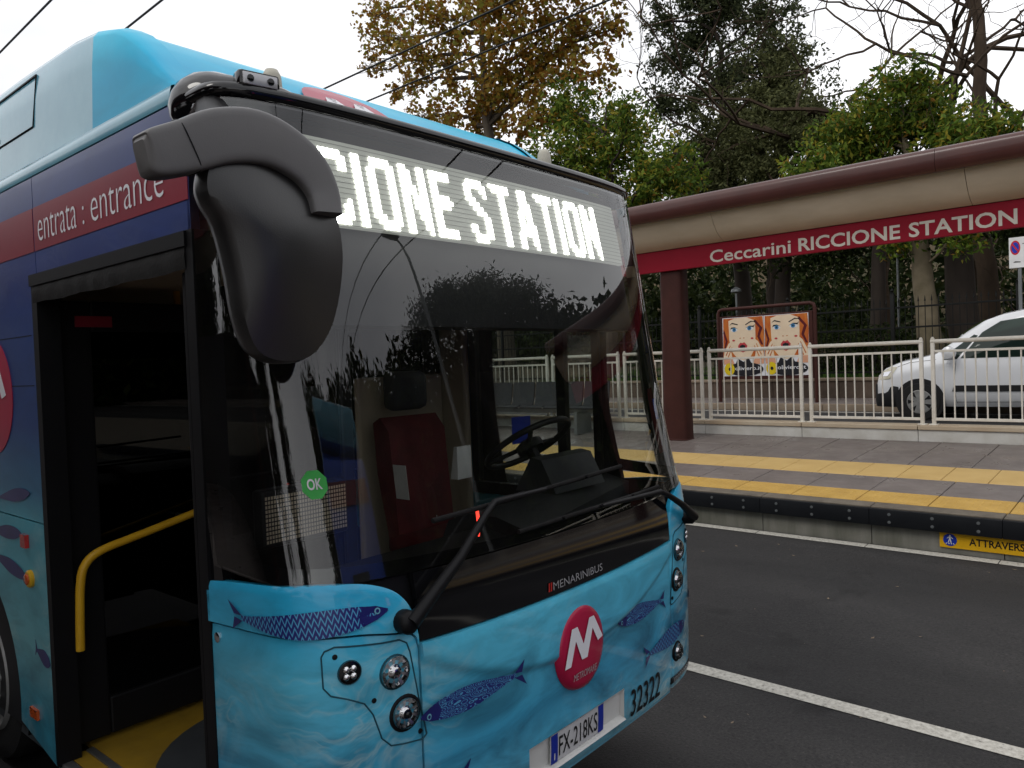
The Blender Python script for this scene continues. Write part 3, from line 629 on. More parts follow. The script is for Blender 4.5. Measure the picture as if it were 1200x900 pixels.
# ================================================================== UNSEEN CANOPY ADDED TO DARKEN THE BUS SIDE (over the photographer, mirrored in it)
nc = empty('shade_canopy', (-6, -1.9, .29)); tag(nc, 'unseen brown canopy added above the photographer to shade the bus side', 'canopy')
nci = lambda o: (setattr(o, 'matrix_parent_inverse', Matrix.Translation((6, 1.9, -.29))), o)[1]
nci(MB().bbox((-20, -4.2, 3.62), (-.8, -.55, 3.92), .05).build('roof_slab', 'brown_metal', nc))
nci(MB().bbox((-20, -1.30, 3.22), (-.8, -1.24, 3.615), .006).build('banner', 'banner_red', nc))
for x in (-17, -9.5, -2.6): nci(MB().bbox((x-.18, -2.15, .29), (x+.18, -1.85, 3.615), .05).build('pillar', 'brown_paint', nc))
nci(MB().bbox((-20, -4.1, .29), (-.8, -4.02, 2.6), .01).build('dark_screen', 'dark_interior', nc))  # dark screen added behind the photographer to darken what the bus reflects

# ================================================================== VAN
vn = empty('parked_van', (-4.48, 15.4, .752)); tag(vn, 'white compact van with black front bumper driving on the street behind the railing', 'van')
# stations: x from nose, half width at sill / belt / roof, z of sill, belt, roof
ST = [(.00, .52, .56, .50, .30, .60, .66), (.06, .66, .70, .62, .26, .66, .80), (.20, .78, .80, .70, .24, .74, .92), (.45, .86, .86, .74, .24, .82, 1.02), (.80, .90, .90, .76, .24, .90, 1.09),
      (1.02, .905, .905, .74, .24, .96, 1.15), (1.25, .91, .91, .70, .24, .99, 1.33), (1.50, .915, .915, .68, .24, 1.0, 1.52), (1.72, .915, .915, .675, .24, 1.01, 1.66), (2.0, .915, .915, .685, .24, 1.01, 1.76),
      (2.4, .915, .915, .70, .24, 1.02, 1.83), (3.2, .915, .915, .71, .24, 1.02, 1.85), (4.0, .91, .905, .70, .26, 1.02, 1.83), (4.3, .88, .88, .68, .30, 1.02, 1.78), (4.4, .82, .83, .62, .36, 1.0, 1.66)]
def vst(s):
    x, ws, wb, wr, zs, zb, zf = s
    pts = [(ws*.9, zs), (ws, zs+.12), (wb+.005, (zs+zb)/2), (wb, zb-.06), (wb-.012, zb)]
    for t in (.3, .6, .85): pts.append((wb-.012+(wr-wb)*t**1.2, zb+(zf-zb)*t))
    pts += [(wr-.05, zf-.012), (wr*.6, zf+.018), (0, zf+.03)]
    return pts
mb = MB()
for s in ST:
    p = vst(s); ring = [(s[0], -y, z) for y, z in p]+[(s[0], y, z) for y, z in p[-2::-1]]; mb.v += ring
n = len(ring)
for i in range(len(ST)-1):
    for k in range(n-1): mb.f.append((i*n+k, i*n+k+1, (i+1)*n+k+1, (i+1)*n+k))
    mb.f.append((i*n+n-1, i*n, (i+1)*n, (i+1)*n+n-1))
mb.f.append(tuple(range(n))); mb.f.append(tuple(range((len(ST)-1)*n, len(ST)*n))[::-1])
vb = mb.build('body', 'van_white', vn, 40)
def vint(x):
    for a, b in zip(ST, ST[1:]):
        if a[0] <= x <= b[0]:
            t = (x-a[0])/(b[0]-a[0]); return tuple(a[i]+(b[i]-a[i])*t for i in range(7))
    return ST[-1]
def vside(x, z, side=-1, off=.006):
    p = vst(vint(x)); y = p[-1][0]
    for (y0, z0), (y1, z1) in zip(p, p[1:]):
        if z0 <= z <= z1: y = y0+(y1-y0)*(z-z0)/max(1e-6, z1-z0); break
    return (x, side*(y+off), z)
def vpanel(poly, side, off, nsub=6):
    """polygon laid on the van side: fan through its centroid, edges subdivided"""
    q = []
    for (a, b), (c, d) in zip(poly, poly[1:]+poly[:1]):
        for k in range(nsub): q.append((a+(c-a)*k/nsub, b+(d-b)*k/nsub))
    cx = sum(a for a, b in q)/len(q); cz = sum(b for a, b in q)/len(q); m_ = MB(); rings = (1, .66, .33)
    for r in rings: m_.v += [vside(cx+(a-cx)*r, cz+(b-cz)*r, side, off) for a, b in q]
    m_.v.append(vside(cx, cz, side, off)); N = len(q)
    for i in range(2):
        for k in range(N): m_.f.append((i*N+k, i*N+(k+1) % N, (i+1)*N+(k+1) % N, (i+1)*N+k))
    for k in range(N): m_.f.append((2*N+k, 2*N+(k+1) % N, 3*N))
    return m_
for side in (-1, 1):
    vpanel([(1.42, 1.05), (2.42, 1.05), (2.42, 1.63), (2.30, 1.68), (1.98, 1.64), (1.72, 1.47)], side, .005).build('side_window', 'van_glass', vn, 40)
    vpanel([(2.55, 1.10), (3.35, 1.10), (3.35, 1.64), (2.55, 1.66)], side, .005).build('side_window', 'van_glass', vn, 40)
    vpanel([(1.30, .50), (3.9, .50), (3.9, .60), (1.33, .60)], side, .014).build('side_trim', 'van_black', vn, 40)
    vpanel([(2.50, .82), (2.68, .82), (2.68, 1.02), (2.50, 1.02)], side, .012).build('door_handle', 'van_black', vn, 40)
    vpanel([(.08, .70), (.30, .72), (.42, .93), (.30, .935), (.12, .83)], side, .010).build('headlight', 'headlamp', vn, 40)
    for ln in ([(1.36, .30), (1.33, .62), (1.36, 1.02)], [(2.47, .34), (2.47, 1.05), (2.46, 1.66)], [(1.36, .32), (2.47, .33)], [(.42, .93), (.62, 1.00), (1.05, 1.04)]):
        q_ = []
        for (xa, za), (xb, zb_) in zip(ln, ln[1:]): q_ += [vside(xa+(xb-xa)*t/6, za+(zb_-za)*t/6, side, .001) for t in range(7)]
        MB().tube(q_, .004, 5, cap=False).build('panel_gap', 'van_black', vn)
    vpanel([(1.16, 1.03), (1.37, 1.04), (1.66, 1.42), (1.60, 1.44), (1.30, 1.20)], side, .006).build('quarter_window', 'van_glass', vn, 40)
    vpanel([(.13, .76), (.26, .775), (.32, .86), (.18, .84)], side, .016).build('lamp_reflector', 'chrome', vn, 40)
    mb = MB().lathe([(.02, 0), (.09, .02), (.115, .09), (.10, .16), (.03, .19)], 12, (1.28, side*.92, 1.14), (0, side, .1), (1, 0, 0)).build('mirror', 'van_white', vn, 50)
    for wx in (.80, 3.55):
        arch = MB().lathe([(.385, -.02), (.385, .012), (.30, .014)], 28, (wx, side*.912, .34), (0, side, 0), (1, 0, 0)).build('wheel_arch', 'van_black', vn, 40)
        wh = MB().lathe([(.20, -.10), (.31, -.10), (.325, -.07), (.325, .04), (.31, .07), (.215, .075), (.20, .05)], 32, (wx, side*.87, .325), (0, side, 0), (1, 0, 0)).build('wheel', 'tyre', vn, 40)
        hb = MB().lathe([(.205, .0), (.205, .055), (.19, .06), (.185, .03), (.06, .03), (.055, .055), (.02, .06)], 24, (wx, side*.885, .325), (0, side, 0), (1, 0, 0))
        for k in range(7):
            a = 2*math.pi*k/7; c_, s_ = math.cos(a), math.sin(a); Y = side*.93
            pts = [(wx+c_*.04-s_*.03, Y, .325+s_*.04+c_*.03), (wx+c_*.04+s_*.03, Y, .325+s_*.04-c_*.03), (wx+c_*.19+s_*.045, Y-.002*side, .325+s_*.19-c_*.045), (wx+c_*.19-s_*.045, Y-.002*side, .325+s_*.19+c_*.045)]
            pts2 = [(x, y+side*.014, z) for x, y, z in pts]; hb.add(pts+pts2, [(0, 1, 2, 3), (4, 5, 6, 7), (0, 1, 5, 4), (1, 2, 6, 5), (2, 3, 7, 6), (3, 0, 4, 7)])
        hb.build('hub_cap', 'rim', wh, 40)
# bumper skin, windscreen
mb = MB(); rows = []
for x in (0.0, .06, .2, .45):
    s = vint(x); rows.append([(x-.03 if x < .1 else x, -(s[1]*f_+.02), z) for f_, z in ((.92, .22), (1.0, .34), (1.0, .5), (.99, .62 if x < .3 else .58))])
allr = rows[::-1]+[[(x, -y, z) for x, y, z in r] for r in rows]
for r in allr: mb.v += r
for i in range(len(allr)-1):
    for k in range(3): mb.f.append((i*4+k, i*4+k+1, i*4+5+k, i*4+4+k))
mb.build('bumper', 'van_black', vn, 40)
mb = MB()
for x, zf in ((1.07, 1.20), (1.3, 1.385), (1.55, 1.57), (1.70, 1.665)):
    s = vint(x); mb.v += [(x-.012, -s[3]*.95, zf-.01), (x-.03, -s[3]*.5, zf+.022), (x-.035, 0, zf+.03), (x-.03, s[3]*.5, zf+.022), (x-.012, s[3]*.95, zf-.01)]
for i in range(3):
    for k in range(4): mb.f.append((i*5+k, i*5+k+1, i*5+6+k, i*5+5+k))
mb.build('windscreen', 'van_glass', vn, 60)

# ================================================================== TREES
def rnd_in(r):
    while True:
        v = Vector((random.uniform(-1, 1), random.uniform(-1, 1), random.uniform(-1, 1)))
        if v.length < 1: return v*r
def limb(mb, a, b, ra, rb, wob=.12, n=6, sides=6, sag=0.0):
    a = Vector(a); b = Vector(b); d = b-a; L_ = d.length; pts = []; rad = []
    off = Vector((0, 0, 0))
    for i in range(n+1):
        t = i/n
        if 0 < i < n: off = off*.6+rnd_in(wob*L_*.35)
        p = a+d*t+(off if 0 < i < n else Vector((0, 0, 0)))+Vector((0, 0, sag*L_*math.sin(math.pi*t)))
        pts.append(p); rad.append(ra+(rb-ra)*t)
    mb.tube(pts, rad, sides, cap=False); return pts
def leaf(mb, p, s, asp=.5, droop=.3):
    d = rnd_in(1).normalized(); d.z -= droop; d.normalize(); q = rnd_in(1); e = d.cross(q).normalized(); nrm = d.cross(e)
    a = p; m1 = p+d*s*.5+e*s*asp*.5+nrm*s*.08; m2 = p+d*s*.5-e*s*asp*.5+nrm*s*.08; b = p+d*s
    mb.add([a, m1, b, m2], [(0, 1, 2), (0, 2, 3)])
def tree(name, label, cat_group, base, blobs, lm, bark, nl, ls, asp, tr, fork, shell=.35, droop=.3, twigs=9, cl=3):
    root = empty(name, base); tag(root, label, 'tree', cat_group); B = Vector(base); tm = MB(); lmb = MB()
    low = min(b[2]-base[2] for b in blobs)
    cen = Vector((sum(b[0] for b in blobs), sum(b[1] for b in blobs), sum(b[2] for b in blobs)))/len(blobs)-B
    top = max(b[2]-base[2] for b in blobs)*.92
    fk = Vector((cen.x*.35, cen.y*.35, fork)); t1 = Vector((cen.x*.8, cen.y*.8, (fork+top)/2)); t2 = Vector((cen.x, cen.y, top))
    trunk = limb(tm, (0, 0, -.3), fk, tr*1.15, tr*.85, .04, 6, 10)+limb(tm, fk, t1, tr*.85, tr*.5, .08, 6, 8)+limb(tm, t1, t2, tr*.5, tr*.12, .1, 6, 7)
    vol = sum(b[3]**2 for b in blobs)
    for b in blobs:
        c = Vector(b[:3])-B; r = b[3]
        cand = [p for p in trunk if p.z < c.z-.2*r and p.z > fork*.8] or [fk]
        s = min(cand, key=lambda p: (p-c).length+random.random()*1.5)
        L_ = (s-c).length; ps = limb(tm, s, c, max(.03, tr*.30*min(1, L_/4)), .025, .14, 6, 6, .05)
        n = int(nl*r*r/vol); tips = []
        for k in range(twigs):
            v = rnd_in(1).normalized()*r*random.uniform(.6, 1.02); v.z *= .85; st = random.choice(ps[3:])
            tips.append((limb(tm, st, c+v, .016, .006, .12, 4, 4)))
        for k in range(max(1, n//cl)):
            if random.random() < .7:
                tw = random.choice(tips); i = random.randrange(1, 4); p = tw[i].lerp(tw[i+1] if i+1 < len(tw) else tw[i], random.random())+rnd_in(r*.20)
            else:
                v = rnd_in(1); v = v.normalized()*(v.length**shell)*r; p = c+v
            for q in range(cl): leaf(lmb, p+rnd_in(ls*.7), ls*random.uniform(.6, 1.25), asp, droop)
    tm.build('trunk', bark, root, 60); lmb.build('crown', lm, root)
    return root
PLANE = [(-18.7, 21.3, 13.4, 2.18), (-21.3, 22.1, 12.4, 2.03), (-23.7, 21.6, 14.3, 1.69), (-27.2, 22.3, 16.6, 1.22), (-27.8, 22.4, 17.9, 1.08), (-21.7, 20.8, 15.4, 1.64), (-18.0, 20.6, 14.8, 1.8), (-16.8, 22.9, 14.5, 1.71), (-15.0, 21.3, 11.6, 1.08), (-17.2, 21.3, 10.8, 1.65), (-22.6, 23.4, 11.0, 1.61), (-18.6, 21.9, 17.3, 2.52), (-23.8, 22.9, 19.3, 2.17), (-15.6, 21.9, 16.4, 2.34), (-24.7, 22.4, 12.6, 1.17), (-26.7, 21.0, 15.0, 0.59), (-26.2, 22.4, 14.2, 0.83), (-15.0, 23.0, 13.6, 0.75), (-17.7, 22.1, 13.3, 1.55)]
MAG = [(-14.9, 20.7, 9.6, 1.4), (-13.2, 20.5, 8.6, 1.27), (-11.0, 18.8, 7.3, 0.99), (-14.7, 20.7, 7.9, 1.61), (-11.2, 20.3, 7.2, 0.65), (-15.4, 19.4, 8.4, 1.23), (-12.0, 18.7, 9.0, 0.63), (-16.0, 21.0, 10.7, 1.04), (-12.0, 19.9, 6.6, 1.26), (-14.0, 20.6, 6.4, 1.64), (-17.9, 21.1, 8.4, 1.22)]
HOLM = [(-15.3, 27.6, 14.1, 1.52), (-14.1, 28.2, 14.9, 1.83), (-15.4, 26.7, 12.1, 1.26), (-13.3, 27.8, 12.3, 1.79), (-11.3, 26.8, 12.3, 1.51), (-11.1, 28.2, 11.5, 1.72), (-12.8, 28.1, 10.3, 1.94), (-10.0, 25.9, 9.1, 1.65), (-13.5, 26.0, 9.4, 1.56), (-11.3, 26.2, 8.1, 1.79), (-14.0, 28.3, 8.2, 2.01), (-16.0, 26.8, 15.4, 0.81), (-12.9, 27.4, 16.1, 2.22), (-11.0, 26.4, 13.7, 0.95), (-9.3, 27.0, 9.3, 0.98), (-14.3, 26.7, 16.1, 1.29), (-15.2, 26.6, 9.2, 1.32), (-10.0, 27.2, 7.7, 1.48)]
MAG2 = [(-5.0, 19.2, 8.1, 0.62), (-5.9, 20.1, 8.1, 0.62), (-6.3, 19.5, 7.4, 0.74), (-7.0, 20.2, 7.1, 0.87), (-5.6, 20.0, 7.4, 0.98), (-4.7, 20.4, 7.2, 0.97), (-3.8, 19.5, 6.6, 0.84), (-6.8, 18.1, 6.2, 0.71), (-3.3, 20.0, 6.7, 0.56), (-4.9, 20.3, 8.0, 0.52), (-6.3, 20.1, 6.5, 0.95), (-4.2, 19.2, 6.0, 0.94), (-4.9, 19.6, 4.1, 0.79), (-3.9, 18.2, 4.1, 0.89), (-5.7, 19.9, 4.0, 0.7), (-6.2, 19.2, 4.5, 0.82), (-3.3, 18.4, 4.2, 0.7)]
tree('plane_tree', 'tall plane tree with sparse brown and ochre autumn leaves above the bus roof', None, (-20.5, 22.5, 1.4), PLANE, 'leaf_plane', 'bark_grey', 21000, .19, .85, .34, 5, twigs=18, shell=.7, cl=4)
tree('magnolia_tree', 'glossy green magnolia with yellowing leaves between bus roof and canopy', None, (-14.3, 20.6, 1.35), MAG, 'leaf_magnolia', 'bark_dark', 24000, .185, .42, .20, 3, shell=.55, twigs=12)
tree('holm_oak', 'tall dark grey-green holm oak in the middle of the treeline', None, (-12.6, 27.3, 1.55), HOLM[:6]+HOLM[8:9]+HOLM[11:14]+HOLM[15:17], 'leaf_holm', 'bark_dark', 34000, .17, .5, .32, 4, twigs=12, shell=.5, cl=4)
tree('magnolia_tree', 'low bright green magnolia above the brown roof edge, pale trunk behind the fence', None, (-4.95, 20.6, 1.35), MAG2[:12]+[(-5.4, 19.9, 4.6, .5), (-3.9, 19.4, 4.5, .55)], 'leaf_magnolia', 'bark_pale', 20000, .165, .42, .26, 2.6, shell=.55, twigs=12)
tree('evergreen_tree', 'dense olive-green evergreen right of the tall holm oak', None, (-10.8, 25.6, 1.5), [(-11.1, 26.2, 11.5, 1.5), (-12.8, 26.1, 10.1, 1.7), (-10.0, 24.9, 9.1, 1.65), (-11.3, 25.2, 8.1, 1.79), (-14.0, 26.3, 8.2, 1.8), (-9.3, 26.0, 9.3, 0.98), (-10.0, 26.2, 7.7, 1.48), (-12.0, 25.5, 9.0, 1.6), (-10.6, 25.8, 10.4, 1.3), (-13.2, 25.6, 7.0, 1.7)], 'leaf_olive', 'bark_dark', 52000, .15, .5, .26, 3, twigs=12, shell=.45, cl=5)
# bare trees
def bare(label, base, h, tr, lean_, seed):
    rs = random.getstate(); random.seed(seed)
    root = empty('bare_tree', base); tag(root, label, 'tree', None); tm = MB()
    def rec(p, d, L_, r, lev):
        q = p+d*L_; ps = limb(tm, p, q, r, r*.62, .12, 5, 8 if lev < 2 else 5)
        if lev >= 7 or r < .009: return
        nb = 3 if lev < 3 else 2
        for k in range(nb):
            nd = (d*.75+rnd_in(1).normalized()*.85); nd.z += .12; nd.normalize()
            rec(q if k < 2 else ps[3], nd, L_*random.uniform(.58, .82), r*random.uniform(.5, .7), lev+1)
    d = Vector(lean_).normalized(); rec(Vector((0, 0, -.3)), d, h*.45, tr, 0)
    tm.build('trunk', 'bark_brown', root, 60); random.setstate(rs)
bare('bare leafless tree with crooked forked limbs at the right edge', (-4.4, 24.6, 1.5), 15, .30, (-.02, 0, 1), 11)
bare('leafless thinner tree just behind the crooked bare tree', (-3.0, 25.8, 1.5), 14, .22, (.05, 0, 1), 23)
bare('bare pale branched tree rising behind the holm oak', (-9.0, 31.0, 1.7), 17, .24, (-.03, 0, 1), 5)
# dark trunks of the park that can be told apart behind the fence
for x, y, r, lab in ((-4.35, 21.6, .40, 'thick dark trunk right behind the pale magnolia trunk'), (-2.2, 23.5, .30, 'dark trunk left of the no-parking pole in the park'), (-7.6, 25.0, .26, 'slim dark trunk in the park behind the billboard'), (-1.2, 21.6, .38, 'dark trunk at the right edge behind the van'), (-10.4, 24.5, .3, 'dark trunk in the park left of the billboard')):
    root = empty('park_tree', (x, y, 1.4)); tag(root, lab, 'tree', None); tm = MB(); lb = MB()
    pts = limb(tm, (0, 0, -.3), (random.uniform(-.3, .3), random.uniform(-.3, .3), 4.0), r, r*.7, .03, 8, 10)
    for k in range(7):
        a = random.uniform(0, 6.28); e = Vector((math.cos(a)*1.5, math.sin(a)*1.5, random.uniform(3.6, 4.6)))
        limb(tm, pts[-1], e, r*.4, .03, .12, 5, 6)
        for q in range(300): leaf(lb, e+rnd_in(.9), random.uniform(.12, .24), .5)
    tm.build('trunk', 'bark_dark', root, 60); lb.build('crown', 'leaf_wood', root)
# wood beyond: one mass
wd = MB(); cl_ = []
for k in range(330):
    x = random.uniform(-62, 16); y = random.uniform(31, 47); zt = 8.2 if x > -17 else 5.0+2.0*random.random()
    if x > -2: zt = 9.5
    cl_.append(Vector((x, y, random.uniform(2.2, zt))))
for k in range(260): cl_.append(Vector((random.uniform(-80, 30), random.uniform(47, 52), random.uniform(2, 9))))
for k in range(900):
    a_ = R_(random.uniform(-6, 62)); d_ = random.uniform(34, 46); cl_.append(Vector((-1.7+d_*math.cos(a_), 2.4+d_*math.sin(a_), random.uniform(.6, 12.5))))
for c in cl_:
    for q in range(110): leaf(wd, c+rnd_in(2.0), random.uniform(.3, .6)*(1.5 if c.x > 16 else 1), .5)
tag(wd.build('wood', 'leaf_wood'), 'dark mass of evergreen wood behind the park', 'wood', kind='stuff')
# clipped dark shrubs behind the fence
for x, y, r, lab in ((-5.9, 19.9, .85, 'dark round shrub behind the iron fence right of the billboard'), (-9.6, 20.2, .8, 'dark shrub behind the iron fence left of the billboard'), (-7.4, 20.8, .9, 'dark shrub half hidden behind the billboard')):
    root = empty('shrub', (x, y, 1.4)); tag(root, lab, 'shrub', None); lb = MB(); tm = MB()
    for q in range(9):
        e = rnd_in(r); e.z = abs(e.z)+.3; limb(tm, (0, 0, -.1), e, .025, .01, .1, 4, 5)
    for q in range(2200):
        v = rnd_in(1); v = v.normalized()*v.length**.4*r*random.uniform(.8, 1.08); v.z = v.z*.75+r*.7; leaf(lb, v, random.uniform(.07, .13), .55)
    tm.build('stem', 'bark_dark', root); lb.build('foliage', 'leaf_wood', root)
# things out of the frame that the windscreen mirrors: umbrella pine, street lamp, tree row across
pr = empty('umbrella_pine', (17.5, 25.0, .8)); tag(pr, 'umbrella pine mirrored in the bus windscreen', 'tree'); tm = MB(); lb = MB()
tp_ = limb(tm, (0, 0, -.3), (.2, .3, 7.5), .4, .3, .04, 7, 10)
for k in range(64):
    a = random.uniform(0, 6.28); rr_ = 5.0*math.sqrt(random.random()); e = Vector((math.cos(a)*rr_, math.sin(a)*rr_, 12.4-rr_*rr_*.10+random.uniform(-.7, .2)))
    if k < 30: limb(tm, tp_[-1], e, .12, .03, .1, 5, 5)
    for q in range(260): leaf(lb, e+Vector((random.gauss(0, .55), random.gauss(0, .55), random.gauss(0, .32))), random.uniform(.22, .36), .35)
tm.build('trunk', 'bark_dark', pr, 60); lb.build('crown', 'leaf_pine', pr)
lp = empty('street_lamp', (8.3, 12.2, .75)); tag(lp, 'street lamp on a tall grey pole mirrored in the bus windscreen', 'lamp')
MB().tube([(0, 0, 0), (0, 0, 4), (0, 0, 8.2), (-.05, -.15, 8.6), (-.2, -.5, 8.75)], [.09, .075, .055, .05, .045], 10).build('pole', 'lamp_grey', lp, 50)
MB().bbox((-.42, -1.15, 8.68), (-.08, -.45, 8.80), .03).build('lamp_head', 'lamp_grey', lp)
SPOT = [(-52, -9, 0), (-43, -8, 0), (-35, -9, 0), (-27, -8, 0), (-20, -9, 0), (-13, -12, 0), (-5, -14, 0), (4, -14, 0), (13, -13, 0)]
SPOT += [(5, 23, 1), (9.5, 21.5, 1), (14, 24, 1), (20, 20.5, 1), (25, 24, 1), (30, 17, 1), (38, 11, 1), (44, 5, 1), (40, -3, 1)]
for i, (x, y, kind) in enumerate(SPOT):
    bl = [(x+random.uniform(-2.4, 2.4), y+random.uniform(-1.2, 1.2), random.uniform(2.4, 6.6), random.uniform(1.3, 1.9)) for k in range(9)]
    tree('roadside_tree', ('dark roadside tree behind the photographer, %s from the far end' % ORD[i]) if kind == 0 else ('dark street tree right of the picture, %s beyond the van' % ORD[i-9]), 'street trees outside the picture', (x, y, -.15), bl, 'leaf_wood', 'bark_dark', 2600, .55, .6, .2, 1.8)

# ================================================================== OVERHEAD WIRES
for i, (y, z, lab) in enumerate(((2.62, 5.6, 'overhead wire at the top left corner'), (3.36, 5.6, 'overhead wire meeting the bus roof hood'), (5.83, 5.6, 'upper overhead wire crossing the plane tree'), (6.52, 5.6, 'lower overhead wire crossing the plane tree'))):
    o = MB().tube([(-70, y, z+.15), (-40, y, z), (-15, y, z-.0), (0, y, z), (15, y, z), (35, y, z+.1)], .011, 6).build('overhead_wire', 'wire'); tag(o, lab, 'wire', 'overhead wires')
for i, (x, y, z, h, lab) in enumerate(((-10.9, 22.6, 1.42, 2.5, 'slim park lamp left of the magnolia trunk'), (-6.05, 22.0, 1.42, 3.0, 'slim park lamp just left of the pale magnolia trunk'))):
    root = empty('park_lamp', (x, y, z)); tag(root, lab, 'lamp', 'park lamps')
    MB().tube([(0, 0, 0), (0, 0, h)], .03, 8).build('pole', 'lamp_grey', root); MB().lathe([(.02, 0), (.16, .05), (.15, .12), (.03, .2)], 12, (0, 0, h), (0, 0, 1), (1, 0, 0)).build('lamp_head', 'lamp_grey', root, 40)

# ================================================================== BUS
WH = 1.172; BY = R_(1.80)
bxv = Vector((math.cos(BY), math.sin(BY), 0)); byv = Vector((-math.sin(BY), math.cos(BY), 0))
bus = empty('city_bus', bxv*-1.75+byv*2.377, BY)
tag(bus, 'blue city bus with sea and sardine print, front door open, lit destination display', 'bus')
def interp(x, xs, ys):
    if x <= xs[0]: return ys[0]
    for i in range(len(xs)-1):
        if x <= xs[i+1]: return ys[i]+(ys[i+1]-ys[i])*(x-xs[i])/(xs[i+1]-xs[i])
    return ys[-1]
def sm(x, xs, ys):          # smooth (Catmull-Rom like) interpolation
    if x <= xs[0]: return ys[0]
    if x >= xs[-1]: return ys[-1]
    for i in range(len(xs)-1):
        if x <= xs[i+1]:
            h = xs[i+1]-xs[i]; t = (x-xs[i])/h
            d = lambda j: (ys[min(j+1, len(xs)-1)]-ys[max(j-1, 0)])/(xs[min(j+1, len(xs)-1)]-xs[max(j-1, 0)])
            a, b = d(i)*h, d(i+1)*h; t2, t3 = t*t, t*t*t
            return ys[i]*(2*t3-3*t2+1)+a*(t3-2*t2+t)+ys[i+1]*(-2*t3+3*t2)+b*(t3-t2)
def prof(v):
    t = min(abs(v)/WH, 1); return .45*(1-max(0, 1-t**6)**(1/6))+.03*t*t
def lean(z): return sm(z, [.3, .45, .6, 1.2, 1.35, 1.5, 1.9, 2.45, 2.9, 3.0], [.05, .012, 0, 0, .018, .055, .135, .24, .34, .365])
# plan curve by arc length, s = 0 at the middle, negative towards the door side
_c = [(0.0, 0.0, 0.0)]; N_ = 6000
for i in range(1, N_+1):
    a = (i/N_)*math.pi/2; v = WH*math.sin(a)**.34; u = -prof(v); p = _c[-1]
    _c.append((p[0]+math.hypot(u-p[1], v-p[2]), u, v))
S_CORNER = _c[-1][0]; S_END = S_CORNER+(.60-.48)
import bisect
_s = [c[0] for c in _c]
def base(s):
    a = abs(s)
    if a >= S_CORNER: return (-.48-(a-S_CORNER), WH)
    i = max(1, bisect.bisect_left(_s, a)); p, q = _c[i-1], _c[i]; t = (a-p[0])/max(1e-9, q[0]-p[0])
    return (p[1]+(q[1]-p[1])*t, p[2]+(q[2]-p[2])*t)
def sv(v):
    a = abs(v)
    i = bisect.bisect_left([c[2] for c in _c], a) if False else next(k for k, c in enumerate(_c) if c[2] >= a-1e-9)
    return math.copysign(_c[i][0], v)
def S0(s, z):
    u, v = base(s); l = lean(z); k = min(1, (.588-l)/.48)
    if abs(s) >= S_CORNER:
        uc = -l-.48*k; f = (-.48-u)/.12; u = uc+(-.60-uc)*f
    else: u = -l+u*k
    return Vector((u, math.copysign(v, s) if s else 0, z))
def SN(s, z):
    e = .006; a = S0(s+e, z)-S0(s-e, z); b = S0(s, z+e)-S0(s, z-e); n = a.cross(b); n.normalize(); return n
def S(s, z, off=0): return S0(s, z)+SN(s, z)*off
def linspace(a, b, n): return [a+(b-a)*i/(n-1) for i in range(n)]
def patch(name, m, ss, zlo, zhi, nz, off=0, rim=.02, parent=None, smooth=45, skip=None, zs=None):
    parent = parent or bus; offf = off if callable(off) else (lambda s, z: off); mb = MB(); G = []
    for s in ss:
        a, b = (zlo(s) if callable(zlo) else zlo), (zhi(s) if callable(zhi) else zhi); row = []
        for j in range(nz):
            z = zs[j] if zs else a+(b-a)*j/(nz-1); row.append(len(mb.v)); mb.v.append(tuple(S(s, z, offf(s, z))))
        G.append(row)
    for i in range(len(ss)-1):
        for j in range(nz-1):
            if skip and skip((ss[i]+ss[i+1])/2, (zs[j]+zs[j+1])/2 if zs else 0): continue
            mb.f.append((G[i][j], G[i+1][j], G[i+1][j+1], G[i][j+1]))
    if rim:
        loop = [(i, 0) for i in range(len(ss))]+[(len(ss)-1, j) for j in range(1, nz)]+[(i, nz-1) for i in range(len(ss)-2, -1, -1)]+[(0, j) for j in range(nz-2, 0, -1)]
        o = len(mb.v)
        for i, j in loop:
            s = ss[i]; a, b = (zlo(s) if callable(zlo) else zlo), (zhi(s) if callable(zhi) else zhi); z = zs[j] if zs else a+(b-a)*j/(nz-1)
            mb.v.append(tuple(S(s, z, offf(s, z)-rim)))
        n = len(loop)
        for k in range(n):
            a, b = loop[k], loop[(k+1) % n]; mb.f.append((G[a[0]][a[1]], o+k, o+(k+1) % n, G[b[0]][b[1]]))
    return mb.build(name, m, parent, smooth)
def dmap(off): return lambda s, z: S(s, z, off)
def decal(name, polys, m, off, parent=None, uv=None):
    mb = MB()
    for q in polys:
        o = len(mb.v); mb.v += [tuple(S(a, b, off)) for a, b in q]; mb.f.append(tuple(range(o, o+len(q))))
    return mb.build(name, m, parent or bus)
SE = S_END; SG = S_CORNER+.03
E1 = sv(.79)
def smooth_path(p, n):
    out = []
    for i in range(n):
        t = i/(n-1)*(len(p)-1); k = list(range(len(p))); out.append(Vector([sm(t, k, [q[a] for q in p]) for a in range(len(p[0]))]))
    return out
# --- black carrier shell behind all front panels, closes every joint
patch('carrier_shell', 'black_satin', linspace(-SE, SE, 61), .475, 1.36, 10, -.03, 0)
